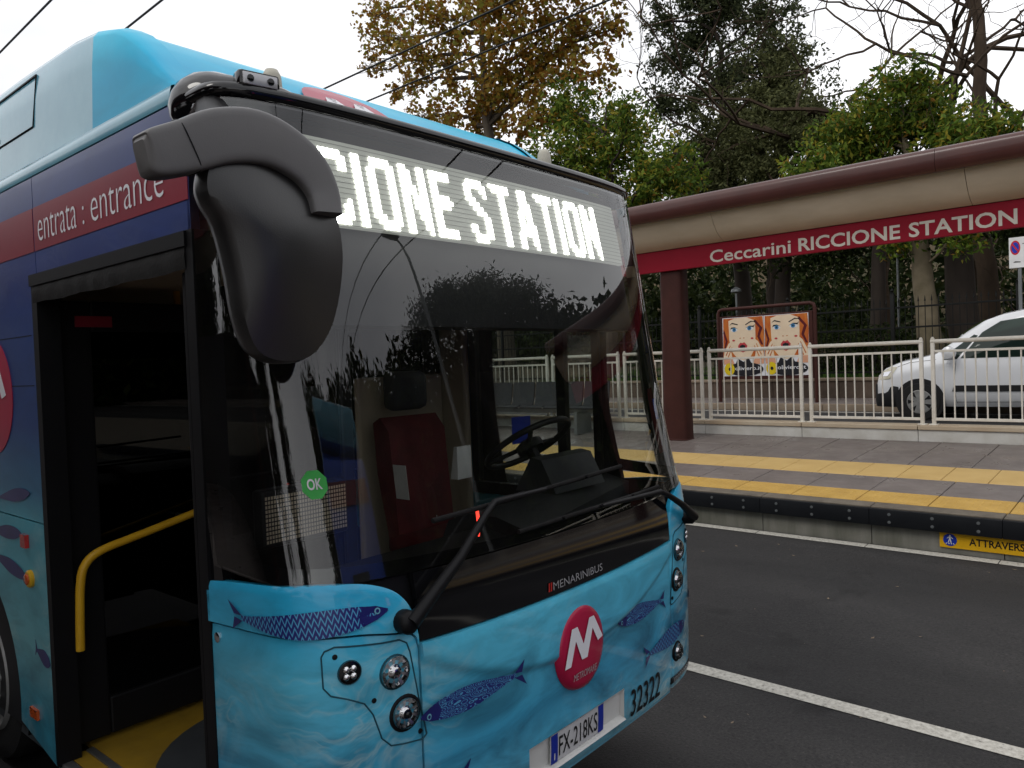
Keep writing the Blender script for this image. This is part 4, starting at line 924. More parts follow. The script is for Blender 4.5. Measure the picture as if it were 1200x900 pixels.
# --- centre panel with plate recess and pressed crease
def crease(s): return .885+.21*(abs(s)/.78)**2.2
def offc(s, z):
    t = max(0, min(1, (z-crease(s)+.016)/.032)); t = t*t*(3-2*t)
    e = min(1, (E1-.004-abs(s))/.012, (z-.44)/.012); return .020*t-.004*(1-max(0, e))
zsC = sorted(set([round(.442+(.62-.442)*i/6, 4) for i in range(7)]+[round(.64+.012*i, 4) for i in range(42)]))
rec_s = (-.30, .335); rec_z = (.487, .615)
ssC = sorted(set([round(x, 4) for x in linspace(-E1+.006, E1-.006, 61)]+list(rec_s)))
zsC = [z for z in zsC if abs(z-.487) > .008 and abs(z-.615) > .008 and z < 1.11]+[.487, .615]; zsC = sorted(zsC)
def ztopc(s): return 1.125+.022*(abs(s)/.79)**2
mb = MB(); zfull = zsC+[None]; G = []
for s in ssC:
    row = []
    for z in zfull:
        zz = ztopc(s) if z is None else z; row.append(len(mb.v)); mb.v.append(tuple(S(s, zz, offc(s, zz)-(.006 if z is None else 0))))
    G.append(row)
for i in range(len(ssC)-1):
    for j in range(len(zfull)-1):
        sc = (ssC[i]+ssC[i+1])/2; zc = (zfull[j]+(zfull[j+1] or 1.13))/2
        if rec_s[0] < sc < rec_s[1] and rec_z[0] < zc < rec_z[1]: continue
        mb.f.append((G[i][j], G[i+1][j], G[i+1][j+1], G[i][j+1]))
n_ = len(zfull)
lp_ = [(i, 0) for i in range(len(ssC))]+[(len(ssC)-1, j) for j in range(1, n_)]+[(i, n_-1) for i in range(len(ssC)-2, -1, -1)]+[(0, j) for j in range(n_-2, 0, -1)]
o_ = len(mb.v)
for i, j in lp_:
    zz = zfull[j] if zfull[j] else ztopc(ssC[i]); mb.v.append(tuple(S(ssC[i], zz, -.025)))
for k in range(len(lp_)):
    a, b = lp_[k], lp_[(k+1) % len(lp_)]; mb.f.append((G[a[0]][a[1]], o_+k, o_+(k+1) % len(lp_), G[b[0]][b[1]]))
cp = mb.build('centre_panel', 'sea_front', bus, 50)
# plate recess and plate
mb = MB(); ns_ = 9; rs_ = linspace(rec_s[0], rec_s[1], ns_)
for s in rs_:
    for z, of in ((rec_z[0], .002), (rec_z[0]+.006, -.022), (rec_z[1]-.004, -.022), (rec_z[1], .0)): mb.v.append(tuple(S(s, z, of)))
for i in range(ns_-1):
    for k in range(3): mb.f.append((i*4+k, (i+1)*4+k, (i+1)*4+k+1, i*4+k+1))
mb.f += [(0, 1, 2, 3), ((ns_-1)*4, (ns_-1)*4+1, (ns_-1)*4+2, (ns_-1)*4+3)]
mb.build('plate_recess', 'white_plastic', bus)
MB().add([S(a, b, o) for a, b, o in [(s, z, of) for s in rs_ for z, of in ((rec_z[0]-.012, .004), (rec_z[0]-.002, .012), (rec_z[0]+.003, .004))]], [(i*3+k, i*3+3+k, i*3+4+k, i*3+1+k) for i in range(ns_-1) for k in range(2)]).build('recess_lip', 'white_plastic', bus, 40)
pt = patch('number_plate', 'plate_white', linspace(-.165, .185, 7), .494, .606, 4, -.008, .006)
patch('plate_band', 'plate_blue', [-.165, -.145, -.125], .495, .605, 3, -.006, .001, parent=pt)
patch('plate_band', 'plate_blue', [.147, .165, .184], .495, .605, 3, -.006, .001, parent=pt)
textmesh('FX-218KS', dmap(-.006), -.117, .140, .512, .588, bold=.004).build('plate_lettering', 'letter_black', pt)
textmesh('I', dmap(-.0045), -.149, -.143, .508, .535).build('plate_letter', 'sign_white', pt)
# --- black panel under the windscreen
def wsb(s): return 1.352+.05*(abs(s)/SG)**2
bp_ = patch('black_panel', 'black_gloss', linspace(-E1+.004, E1-.004, 45), lambda s: ztopc(s)+.006, lambda s: wsb(s)-.004, 8, .002, .02)
textmesh('MENARINIBUS', dmap(.006), -.135, .192, 1.150, 1.180, bold=-.004).build('maker_lettering', 'grey_vinyl', bp_)
decal('maker_bars', [[(-.165, 1.150), (-.157, 1.150), (-.154, 1.182), (-.162, 1.182)], [(-.152, 1.150), (-.144, 1.150), (-.141, 1.182), (-.149, 1.182)]], 'reflector_red', .006, bp_)
# --- corner panels, both sides
def seamz(a): return sm(a, [.79, .80, .83, .88, 1.0, 1.2, SE], [1.13, 1.165, 1.188, 1.198, 1.222, 1.236, 1.214])
def topz(a): return sm(a, [.787, .80, .83, .88, .97, 1.12, 1.35, SE], [1.155, 1.235, 1.293, 1.335, 1.368, 1.388, 1.375, 1.346])
aa = sorted(set([round(x, 4) for x in linspace(E1+.001, E1+.12, 16)]+[round(x, 4) for x in linspace(E1+.12, SE-.004, 40)]))
def offk(s, z):
    a = abs(s); e = min(1, (a-E1)/.02, (seamz(a)-z)/.02, (SE-a)/.012); e = max(0, e); return -.006*(1-e)**2
corner = {}
for sd_ in (-1, 1):
    ss = [a*sd_ for a in aa]; ss = ss if sd_ > 0 else ss[::-1]
    corner[sd_] = patch('corner_panel', 'sea_front', ss, .445, lambda s: seamz(abs(s))-.004, 22, offk)
    patch('corner_strip', 'sea_front', [s for s in ss if abs(s) < SE-.012], lambda s: seamz(abs(s))+.004, lambda s: max(seamz(abs(s))+.008, topz(abs(s))-.002), 10, lambda s, z: .004-.007*max(0, 1-min((topz(abs(s))-z)/.02, 1))**2)
# lower lip strip (pale) under the whole front
patch('bumper_lip', 'pale_cyan', linspace(-E1+.006, E1-.006, 40), .428, .439, 3, lambda s, z: -.004, .03)
# number, logo
textmesh('32322', dmap(.005), .385, .648, .470, .588, bold=.008).build('fleet_number', 'letter_black', bus)
lg = MB(); rings = [(0, .032), (.5, .032), (.8, .029), (.93, .024), (1, .003)]
c0, z0_, rx, rz = .008, .898, .153, .167
for r, of in rings: lg.v += [tuple(S(c0+rx*r*math.cos(2*math.pi*k/40), z0_+rz*r*math.sin(2*math.pi*k/40), of)) for k in range(40)]
for i in range(len(rings)-1):
    for k in range(40): lg.f.append((i*40+k, i*40+(k+1) % 40, (i+1)*40+(k+1) % 40, (i+1)*40+k))
lo = lg.build('logo_disc', 'logo_red', bus, 60)
Mp = [(-.118, -.052), (-.072, .072), (-.040, .072), (-.008, .005), (.030, .085), (.058, .085), (.108, .0), (.078, -.008), (.048, .045), (.012, -.046), (-.020, -.046), (-.052, .026), (-.084, -.052)]
decal('logo_letter', [[(c0+a*1.12, z0_+b*1.12+.012) for a, b in Mp]], 'white_vinyl', .036, lo)
textmesh('METROMARE', dmap(.036), c0-.08, c0+.075, z0_-.108, z0_-.082, shear=.3).build('logo_lettering', 'grey_vinyl', lo)
# --- sardines printed on the film
def fish(name, x0, z0, x1, z1, w, m, off=.006, flip=False):
    """spindle from tail (x0,z0) to nose (x1,z1)"""
    d = Vector((x1-x0, z1-z0)); L_ = d.length; d.normalize(); n = Vector((-d.y, d.x)); K = 26
    def bw(t): return w*sm(t, [0, .14, .3, .55, .75, .9, 1], [.18, .22, .55, 1, .95, .62, .06])
    mb = MB(); mb.uv = []
    for i in range(K+1):
        t = .12+.88*i/K
        for j in range(5):
            q = Vector((x0, z0))+d*L_*t+n*bw(t)*(j-2)/2*.5; mb.v.append(tuple(S(q.x, q.y, off))); mb.uv.append((t*(L_/.4), (j/4)*.5*bw(t)/w+.25))
    for i in range(K):
        for j in range(4): mb.f.append((i*5+j, i*5+j+1, i*5+6+j, i*5+5+j))
    fo = mb.build(name, m, bus)
    P = lambda t, h: (lambda q: (q.x, q.y))(Vector((x0, z0))+d*L_*t+n*h*w)
    decal('tail_fin', [[P(.13, .1), P(.0, .62), P(.05, .1)], [P(.13, -.1), P(.02, -.55), P(.05, -.02)]], 'navy', off, fo)
    decal('head', [[P(.86, -.36), P(.83, 0), P(.86, .36), P(.93, .28), P(1.0, .06), P(.99, -.06), P(.93, -.25)]], 'navy', off+.001, fo)
    decal('eye', [[P(.935+.018*math.cos(a*.628), .08+.13*math.sin(a*.628)) for a in range(10)]], 'pale_cyan', off+.002, fo)
    decal('pupil', [[P(.935+.010*math.cos(a*.628), .08+.075*math.sin(a*.628)) for a in range(10)]], 'navy', off+.003, fo)
    return fo
fish('printed_sardine', -S_CORNER+.05, 1.268, sv(-.895), 1.276, .075, 'fish_zigzag', .010)
fish('printed_sardine', sv(-.331), .920, sv(-.815), .928, .078, 'fish_print', .026)
fish('printed_sardine', sv(.713), .900, sv(.291), .905, .075, 'fish_print', .006)
fish('printed_sardine', sv(.496), .690, sv(.93), .722, .085, 'fish_scale', .006)
fish('printed_sardine', sv(-.60), .665, sv(-.93), .73, .085, 'fish_print', .006)
fish('printed_sardine', sv(1.02), .80, sv(1.15)+.15, .83, .08, 'fish_print', .006)
# --- lamps
def lamp(s, z, r, kind, off=.0):
    c = S(s, z, off); n = SN(s, z)
    ring = MB().lathe([(r*(1.22 if kind == 'low' else 1.07), -.004), (r*(1.2 if kind == 'low' else 1.06), .002), (r*(1.12 if kind == 'low' else 1.04), .004), (r*1.02, .005), (r*.98, .004), (r*.96, -.02)], 26, c, n, (0, 0, 1)).build('lamp_bezel', 'black_satin' if kind == 'low' else 'panel_groove', bus, 40)
    if kind == 'small':
        MB().lathe([(r*.97, .003), (r*.6, .005), (.001, .006)], 20, c, n, (0, 0, 1)).build('lamp_back', 'black_gloss', ring, 40)
        e1 = Vector((0, 0, 1)); e2 = n.cross(e1).normalized()
        for a in range(4):
            q = c+(e1*math.cos(a*1.57+.78)+e2*math.sin(a*1.57+.78))*r*.45; MB().lathe([(r*.3, .006), (r*.22, .010), (.001, .012)], 10, q, n, (0, 0, 1)).build('led_pod', 'chrome', ring, 60)
    else:
        MB().lathe([(r*.97, .006), (r*.85, .001), (r*.55, -.008), (r*.42, -.002), (r*.36, .006), (r*.2, .010), (.001, .011)], 26, c+n*.004, n, (0, 0, 1)).build('reflector', 'chrome', ring, 60)
        MB().lathe([(r*(.30 if kind == 'low' else .16), .008), (r*(.25 if kind == 'low' else .13), .016), (r*.08, .019), (.001, .02)], 18, c+n*.004, n, (0, 0, 1)).build('projector', 'black_gloss', ring, 60)
        for a in range(9):
            e1 = Vector((0, 0, 1)); e2 = n.cross(e1).normalized(); aa_ = a*math.pi*2/9; d1 = e1*math.cos(aa_)+e2*math.sin(aa_); d2 = e1*math.cos(aa_+.25)+e2*math.sin(aa_+.25)
            MB().add([c+d1*r*.5+n*.002, c+d1*r*.9+n*.008, c+d2*r*.9+n*.008, c+d2*r*.5+n*.002], [(0, 1, 2, 3)]).build('reflector_facet', 'grey_vinyl' if a % 3 == 0 else 'aluminium', ring)
        MB().lathe([(r*.98, .010), (r*.8, .019), (r*.45, .026), (.001, .028)], 24, c, n, (0, 0, 1)).build('lens', 'lens_glass', ring, 60)
for sd_ in (-1, 1):
    lamp(sd_*sv(1.023), 1.122, .034, 'small'); lamp(sd_*sv(.882), 1.085, .050, 'main'); lamp(sd_*sv(.852), .950, .047, 'low')
    q = [(1.093, 1.18), (1.085, 1.195), (1.06, 1.203), (.92, 1.182), (.86, 1.176), (.835, 1.160), (.825, 1.13), (.80, .98), (.775, .858), (.79, .847), (.86, .858), (.905, .868), (.935, .90), (.96, .98), (.985, 1.02), (1.03, 1.045), (1.075, 1.065), (1.092, 1.09), (1.093, 1.18)]
    K = []
    for i in range(len(q)-1):
        for t in (0, .25, .5, .75): K.append((q[i][0]+(q[i+1][0]-q[i][0])*t, q[i][1]+(q[i+1][1]-q[i][1])*t))
    MB().tube([S(sd_*sv(a), b, .0) for a, b in K]+[S(sd_*sv(q[0][0]), q[0][1], 0)], .0026, 6, cap=False).build('lamp_panel_joint', 'panel_groove', corner[sd_], 60)
    for a, b in ((1.06, 1.175), (.955, 1.02), (.80, .875)):
        MB().lathe([(.008, -.002), (.008, .002), (.004, .003)], 10, S(sd_*sv(a), b, .0), SN(sd_*sv(a), b), (0, 0, 1)).build('screw', 'black_satin', corner[sd_])
MB().lathe([(.016, -.002), (.016, .004), (.011, .006)], 14, S(-SE+.07, 1.175, 0), SN(-SE+.07, 1.175), (0, 0, 1)).build('panel_lock', 'chrome', corner[-1], 40)
lamp(sv(.838), .612, .040, 'low')
MB().lathe([(.022, -.002), (.022, .006), (.012, .01)], 14, S(sv(1.05), 1.118, 0), SN(sv(1.05), 1.118), (0, 0, 1)).build('parking_sensor', 'grey_plastic', bus, 40)
for sd_ in (-1, 1):
    dr = patch('daylight_lamp', 'black_gloss', [sd_*sv(a) for a in ((.77, .83, .89, .95, 1.0, 1.04) if sd_ > 0 else (1.04, 1.0, .95, .89, .83, .77))], .474, .502, 3, .004, .006)
    for k in range(9):
        a = sd_*sv(.80+.025*k); patch('led_pod', 'aluminium', [a-.008, a+.008] , .480, .497, 2, .008, .003, parent=dr)

# --- windscreen, display and upper front
wsT = 2.838
gl = linspace(-SG, SG, 81)
patch('windscreen', 'windscreen_glass', gl, wsb, wsT, 30, 0, 0)
# black ceramic border: thin strips laid just inside the glass
patch('screen_border', 'black_gloss', gl, lambda s: wsb(s), lambda s: wsb(s)+.035+.03*(abs(s)/SG)**2, 3, -.008, 0)
patch('screen_border', 'black_gloss', gl, wsT-.03, wsT+.012, 3, -.008, 0)
for sd_ in (-1, 1):
    ss = linspace(sd_*(S_CORNER-.01), sd_*(SE), 6); ss = ss if sd_ > 0 else ss[::-1]
    patch('corner_post', 'black_gloss', ss, 1.30, 2.86, 16, -.006, .03)
# roof cap: from screen top over to the roof
def cap():
    mb = MB(); ss = linspace(-SE, SE, 71); rows = [(2.842, 0, .0), (2.852, 0, .010), (2.868, .0, .012), (2.884, -.004, .008), (2.896, -.03, 0), (2.900, -.08, 0), (2.902, -.25, 0), (2.902, -.45, 0)]
    for s in ss:
        n = SN(s, 2.85); h = Vector((n.x, n.y, 0)).normalized(); p0 = S0(s, 2.85)
        for z, dback, of in rows:
            k = 1-.75*max(0, (abs(s)-S_CORNER+.25)/(SE-S_CORNER+.25)); p = p0+h*(of+dback*k); p.z = z
            mb.v.append(tuple(p))
    R = len(rows)
    for i in range(len(ss)-1):
        for j in range(R-1): mb.f.append((i*R+j, (i+1)*R+j, (i+1)*R+j+1, i*R+j+1))
    return mb.build('roof_cap', 'black_gloss', bus, 50)
rc = cap()
# destination display behind the glass
patch('display_housing', 'dark_interior', linspace(-sv(1.06), sv(1.06), 41), 2.16, 2.84, 10, -.085, .05)
db = patch('display_board', 'led_board_bloom', linspace(-sv(.90), sv(.985), 61), 2.487, 2.785, 6, -.055, .02)
GL = {'C': (7, [(6, 10.2, 5.5, 12), (5.5, 12, 4, 13), (4, 13, 2.5, 13), (2.5, 13, 1, 12), (1, 12, .5, 10.5), (.5, 10.5, .5, 3), (.5, 3, 1, 1.2), (1, 1.2, 2.5, .5), (2.5, .5, 4, .5), (4, .5, 5.5, 1.2), (5.5, 1.2, 6, 3.2)]),
      'I': (2, [(.5, .5, .5, 13)]), 'O': (7, [(2.2, 13, 4.2, 13), (4.2, 13, 6, 11), (6, 11, 6, 2.5), (6, 2.5, 4.2, .5), (4.2, .5, 2.2, .5), (2.2, .5, .5, 2.5), (.5, 2.5, .5, 11), (.5, 11, 2.2, 13)]),
      'N': (7, [(.5, .5, .5, 13), (.5, 13, 6, .8), (6, .5, 6, 13)]), 'E': (6, [(.5, .5, .5, 13), (.5, 13, 5.5, 13), (.5, 7, 4.5, 7), (.5, .5, 5.5, .5)]),
      'S': (7, [(6, 10.5, 5, 12.5), (5, 12.5, 3, 13), (3, 13, 1.2, 12.4), (1.2, 12.4, .5, 10.4), (.5, 10.4, 1.2, 8.4), (1.2, 8.4, 5, 5.6), (5, 5.6, 6, 3.5), (6, 3.5, 5, 1.1), (5, 1.1, 3, .5), (3, .5, 1.2, 1), (1.2, 1, .5, 3)]),
      'T': (7, [(.3, 13, 6.2, 13), (3.25, .5, 3.25, 13)]), 'A': (7, [(.5, .5, 3, 13), (3.5, 13, 6, .5), (1.4, 4, 5, 4)])}
def segd(px, py, x0, y0, x1, y1):
    dx, dy = x1-x0, y1-y0; t = max(0, min(1, ((px-x0)*dx+(py-y0)*dy)/(dx*dx+dy*dy+1e-9))); return math.hypot(px-x0-dx*t, py-y0-dy*t)
cx = 0; cols = []
for ch in 'CIONE STATION':
    if ch == ' ': cx += 3.2; continue
    cols.append((ch, cx)); cx += GL[ch][0]+1.5
tot = cx-1.5; D0, D1 = sv(-.845), sv(.775); pit = (D1-D0)/tot; pz = .262/14
for ch, x in cols+[('C', -8.6)]:
    mb = MB(); w_, segs = GL[ch]
    if x < 0: rng = range(6, 7)
    else: rng = range(0, w_)
    for i in rng:
        for j in range(14):
            if min(segd(i, j, *g_) for g_ in segs) < 1.02:
                s, z = D0+(x+i)*pit, 2.500+j*pz
                if s < sv(-.90)+.01: continue
                a, b = pit*.42, pz*.40; mb.add([S(s-a, z-b, -.050), S(s+a, z-b, -.050), S(s+a, z+b, -.050), S(s-a, z+b, -.050)], [(0, 1, 2, 3)])
    if mb.v: mb.build('lit_letter', 'led_lit', db)
gm = MB()
for i in range(0, 16):
    z = 2.490+.0187*i; gm.add([S(s, z+dz, -.053) for s in linspace(sv(-.90), sv(.985), 31) for dz in (-.0012, .0012)], [(2*k, 2*k+2, 2*k+3, 2*k+1) for k in range(30)])
gm.build('led_grid', 'led_panel', db)
# roof camera, antennas, shoulder
def at_roof(s, z, of): return S(s, z, of)
cb = MB(); c = S(sv(-1.035), 2.88, .0)+Vector((0, 0, .008)); n = SN(sv(-1.01), 2.88); n.z = 0; n.normalize(); e = Vector((-n.y, n.x, 0))
def obox(mb, c, ax, hs, r=.02):
    t = MB().bbox((-hs[0], -hs[1], -hs[2]), hs, r); o = len(mb.v)
    mb.v += [tuple(c+ax[0]*p[0]+ax[1]*p[1]+ax[2]*p[2]) for p in t.v]; mb.f += [tuple(i+o for i in f) for f in t.f]; return mb
Zv = Vector((0, 0, 1))
co = obox(MB(), c-n*.02+Zv*.012, (n, e, Zv), (.03, .066, .028), .012).build('camera_housing', 'black_gloss', bus, 40)
obox(MB(), c+n*.008+Zv*.012, (n, e, Zv), (.006, .055, .019), .004).build('camera_face', 'grey_vinyl', co, 40)
for k in (-.032, .032): MB().lathe([(.011, 0), (.011, .004), (.005, .005)], 10, c+n*.013+Zv*.012+e*k, n, (0, 0, 1)).build('camera_lens', 'black_gloss', co, 40)
for v_, u_ in ((-.925, -.47), (.50, -.45)):
    MB().lathe([(.034, 0), (.033, .04), (.030, .075), (.020, .095), (.002, .10)], 16, (u_, v_, 2.895), (0, 0, 1), (1, 0, 0)).build('roof_antenna', 'antenna_white', bus, 50)
MB().bbox((-.56, 1.06, 2.89), (-.46, 1.14, 2.935), .012).build('roof_marker', 'grey_vinyl', bus, 40)
# moulded shoulder where the mirror arm is hung
sh = MB(); pts = [(-.70, -1.085, 2.86), (-.66, -1.09, 2.86), (-.60, -1.085, 2.862), (-.53, -1.06, 2.86), (-.47, -1.02, 2.868), (-.42, -.94, 2.875), (-.40, -.86, 2.875)]
sh.tube(smooth_path(pts, 24), [sm(i/23*6, list(range(7)), [.05, .095, .110, .100, .072, .045, .018]) for i in range(24)], 18).build('mirror_shoulder', 'black_gloss', bus, 60)

# --- mirror: arm and drooping head
mr_ = empty('mirror_pivot', (0, 0, 0)); bpy.data.objects.remove(mr_)
def ribbon(name, path, hs, ds, m, parent, sh_=3.2, n=18, smooth=50):
    """band swept in the (v,z) plane: path (u,v,z), hs half height, ds half depth, superellipse section"""
    mb = MB(); P = smooth_path(path, 36); Hs = [sm(i/35*(len(hs)-1), list(range(len(hs))), hs) for i in range(36)]; Ds = [sm(i/35*(len(ds)-1), list(range(len(ds))), ds) for i in range(36)]
    for i, p in enumerate(P):
        t = (P[min(i+1, 35)]-P[max(i-1, 0)]).normalized(); a = Vector((1, 0, 0)); a = (a-t*a.dot(t)).normalized(); b = t.cross(a)
        for k in range(n):
            an = 2*math.pi*k/n; cc, ss_ = math.cos(an), math.sin(an)
            mb.v.append(tuple(p+a*Ds[i]*math.copysign(abs(cc)**(2/sh_), cc)+b*Hs[i]*math.copysign(abs(ss_)**(2/sh_), ss_)))
    for i in range(35):
        for k in range(n): mb.f.append((i*n+k, i*n+(k+1) % n, (i+1)*n+(k+1) % n, (i+1)*n+k))
    mb.f += [tuple(range(n)), tuple(range(35*n, 36*n))]
    return mb.build(name, m, parent, smooth)
UM = -.05
arm = ribbon('mirror_arm', [(UM, -1.556, 2.512), (UM, -1.535, 2.517), (UM, -1.457, 2.548), (UM, -1.374, 2.586), (UM, -1.28, 2.604), (UM, -1.20, 2.592), (UM+.005, -1.125, 2.552), (UM+.01, -1.085, 2.49), (UM+.02, -1.078, 2.425)], [.034, .054, .062, .068, .070, .066, .060, .053, .048], [.03, .046, .05, .055, .055, .055, .052, .05, .048], 'grey_plastic', bus, 7, 32, 38)
MB().tube([(-.53, -1.10, 2.84), (-.35, -1.20, 2.74), (UM-.03, -1.30, 2.60)], [.06, .045, .04], 12).build('mirror_bracket', 'black_satin', bus, 60)
sp_ = [(UM+.0515*math.copysign(abs(math.cos(a*math.pi/16))**.435, math.cos(a*math.pi/16)), 0, .0635*math.copysign(abs(math.sin(a*math.pi/16))**.435, math.sin(a*math.pi/16))) for a in range(33)]
MB().tube([(x, -1.457-.42*z, 2.548+.90*z) for x, y, z in sp_], .0018, 5, cap=False).build('arm_joint', 'black_satin', arm)
def inflate(name, outline, uc, front, back, m, parent):
    """closed shell from an outline in the (v,z) plane, domed to the front"""
    K = 64; P = []
    cl = outline+outline[:1]
    Ls = [0]
    for a, b in zip(cl, cl[1:]): Ls.append(Ls[-1]+math.hypot(b[0]-a[0], b[1]-a[1]))
    ext = outline[-2:]+outline+outline[:3]
    def at(t):
        x = t*len(outline); i = int(x); f = x-i; p0, p1, p2, p3 = [outline[(i+k) % len(outline)] for k in (-1, 0, 1, 2)]
        return tuple(.5*((2*p1[a])+(-p0[a]+p2[a])*f+(2*p0[a]-5*p1[a]+4*p2[a]-p3[a])*f*f+(-p0[a]+3*p1[a]-3*p2[a]+p3[a])*f**3) for a in (0, 1))
    O = [at(k/K) for k in range(K)]; cv = sum(p[0] for p in O)/K; cz = sum(p[1] for p in O)/K; mb = MB()
    rings = [(.90, -back), (.97, -back*.9), (1, -back*.5), (1, 0)]+[(math.cos(R_(a)), front*math.sin(R_(a))) for a in (12, 25, 38, 50, 62, 74, 84)]
    for r, h in rings: mb.v += [(uc+h, cv+(a-cv)*r, cz+(b-cz)*r) for a, b in O]
    for i in range(len(rings)-1):
        for k in range(K): mb.f.append((i*K+k, i*K+(k+1) % K, (i+1)*K+(k+1) % K, (i+1)*K+k))
    mb.v += [(uc+front, cv, cz)]; n = len(mb.v)-1; t = (len(rings)-1)*K
    for k in range(K): mb.f.append((t+k, t+(k+1) % K, n))
    mb.f.append(tuple(range(K)))
    bm = bmesh.new(); bm.from_mesh(mb.mesh('t', None)); bm.verts.ensure_lookup_table()
    vs_ = [v for v in bm.verts if v.index >= 5*K]
    for it in range(150): bmesh.ops.smooth_vert(bm, verts=vs_, factor=.5, use_axis_x=True, use_axis_y=True, use_axis_z=True)
    mb.v = [tuple(v.co) for v in bm.verts]; mb.f = [tuple(v.index for v in f.verts) for f in bm.faces]; bm.free()
    return mb.build(name, m, parent, 60)
head = inflate('mirror_head', [(-1.415, 2.470), (-1.400, 2.522), (-1.360, 2.550), (-1.304, 2.560), (-1.243, 2.546), (-1.183, 2.525), (-1.104, 2.495), (-1.03, 2.44), (-1.008, 2.338), (-1.025, 2.212), (-1.065, 2.105), (-1.135, 2.034), (-1.230, 2.024), (-1.298, 2.056), (-1.330, 2.143), (-1.345, 2.25), (-1.372, 2.370), (-1.405, 2.428)], UM+.0, .13, .05, 'mirror_plastic', bus)
hv = (-1.06-1.30)/2
MB().prism([(-1.07, 2.40), (-1.07, 2.2), (-1.12, 2.12), (-1.22, 2.11), (-1.27, 2.2), (-1.30, 2.40)], lambda a, b, h: (UM-.051-h, a, b), .003).build('mirror_glass', 'chrome', head)

# --- wipers
def wiper(s0, z0, s1, z1, a0, b0, a1, b1):
    hub = MB().lathe([(.036, -.02), (.036, .03), (.028, .04), (.01, .046)], 18, S(s0, z0, .01), SN(s0, z0), (0, 0, 1)).build('wiper_pivot', 'black_satin', bus, 40)
    P = [S(s0, z0, .05), S(s0+(s1-s0)*.5, z0+(z1-z0)*.5, .055), S(s0+(s1-s0)*.85, z0+(z1-z0)*.87, .05), S(s1, z1, .045), S((a0+a1)/2, (b0+b1)/2, .035)]
    MB().tube(P, [.024, .016, .013, .012, .008], 8).build('wiper_arm', 'black_satin', hub, 60)
    Q = [S(a0+(a1-a0)*t/8, b0+(b1-b0)*t/8, .018) for t in range(9)]
    MB().tube(Q, .009, 6).build('wiper_blade', 'black_rubber', hub, 60)
    for t in (2, 4, 6): MB().tube([Q[t]-SN(a0, b0)*.0, Q[t]+SN(a0, b0)*.02], .007, 6).build('wiper_clip', 'black_satin', hub)
wiper(sv(-.845), 1.230, sv(-.385)-.03, 1.515, sv(-.68), 1.50, sv(.44), 1.535)
wiper(sv(1.02), 1.215, sv(.68), 1.385, sv(.72), 1.405, sv(-.30), 1.395)
# red tube on the dash with a made-up glow, like a mirrored lamp strip
MB().tube([(-.10, -.42, 1.50), (-.09, -.425, 1.44), (-.09, -.43, 1.40)], .006, 6).build('glowing_dash_strip', 'lamp_red', bus)

# --- side walls
def plate_uz(name, poly, v, th, m, parent=None, smooth=None):
    return MB().prism(poly, lambda a, b, h: (a, v+h, b), th).build(name, m, parent or bus, smooth)
REAR = -8.6; DU0, DU1 = -1.985, -.60
sgn = -1
arch = [(-3.02+.60*math.cos(R_(a)), .48+.60*math.sin(R_(a))) for a in range(-18, 200, 9)]
plate_uz('side_skirt', [(DU0-.01, .30), (DU0-.01, 1.371)]+[(-5.0, 1.371), (-5.0, .30)]+[(x, z) for x, z in arch[::-1] if z >= .30], -WH, .03, 'sea_side')
plate_uz('side_skirt', [(-5.006, .30), (-5.006, 1.371), (REAR, 1.371), (REAR, .30)], -WH, .03, 'sea_side')
plate_uz('side_panel', [(DU0-.01, 1.377), (DU0-.01, 2.40), (-1.925, 2.40), (-1.925, 2.868), (-4.6, 2.868), (-4.6, 1.377)], -WH, .03, 'sea_side')
plate_uz('side_panel', [(-4.606, 1.377), (-4.606, 2.868), (REAR, 2.868), (REAR, 1.377)], -WH, .03, 'sea_side')
plate_uz('door_header_panel', [(-1.919, 2.462), (-1.919, 2.868), (-.575, 2.868), (-.575, 2.462)], -WH, .03, 'sea_side')
# raised outline of covered window and panel on the side
for z in (2.20, 1.98): plate_uz('panel_joint', [(-2.02, z), (-2.02, z+.004), (-3.4, z+.004), (-3.4, z)], -WH-.001, .002, 'black_satin')
def st(nm, u0, u1): return plate_uz(nm, [(u0, 2.555), (u0, 2.738), (u1, 2.738), (u1, 2.555)], -WH-.0025, .002, 'red_stripe')
s1_ = st('stripe', -1.917, -.58); st('stripe', -4.4, -1.928)
for tx_, a_, b_, lo_, hi_ in (('entrata', -1.865, -1.455, 2.590, 2.690), (':', -1.395, -1.38, 2.593, 2.662), ('entrance', -1.315, -.735, 2.590, 2.690)):
    textmesh(tx_, lambda a, b: (a, -WH-.0045, b), a_, b_, lo_, hi_, bold=-.012).build('door_lettering', 'white_vinyl', s1_)
ml = plate_uz('side_logo', circ(-2.60, 1.94, .30, .285, 40), -WH-.003, .002, 'logo_red')
MB().prism([(-2.60+a*2, 1.94+b*2) for a, b in Mp], lambda a, b, h: (a, -WH-.004-h, b), .001).build('side_logo_letter', 'white_vinyl', ml)
# cantrail
ct = MB(); cprof = [(-WH+.0, 2.874), (-WH-.004, 2.90), (-WH+.004, 2.932), (-WH+.03, 2.945), (-WH+.10, 2.945)]
for u in (REAR, -4, -1.9, -.665): ct.v += [(u, y, z) for y, z in cprof]
for i in range(3):
    for k in range(4): ct.f.append((i*5+k, (i+1)*5+k, (i+1)*5+k+1, i*5+k+1))
ct.build('cantrail', 'pale_cyan', bus, 50)
MB().add([(x, -y, z) for x, y, z in ct.v], ct.f).build('cantrail', 'pale_cyan', bus, 50)
MB().box((REAR, -WH+.05, 2.80), (-.66, WH-.05, 2.899)).build('roof', 'pale_cyan', bus)
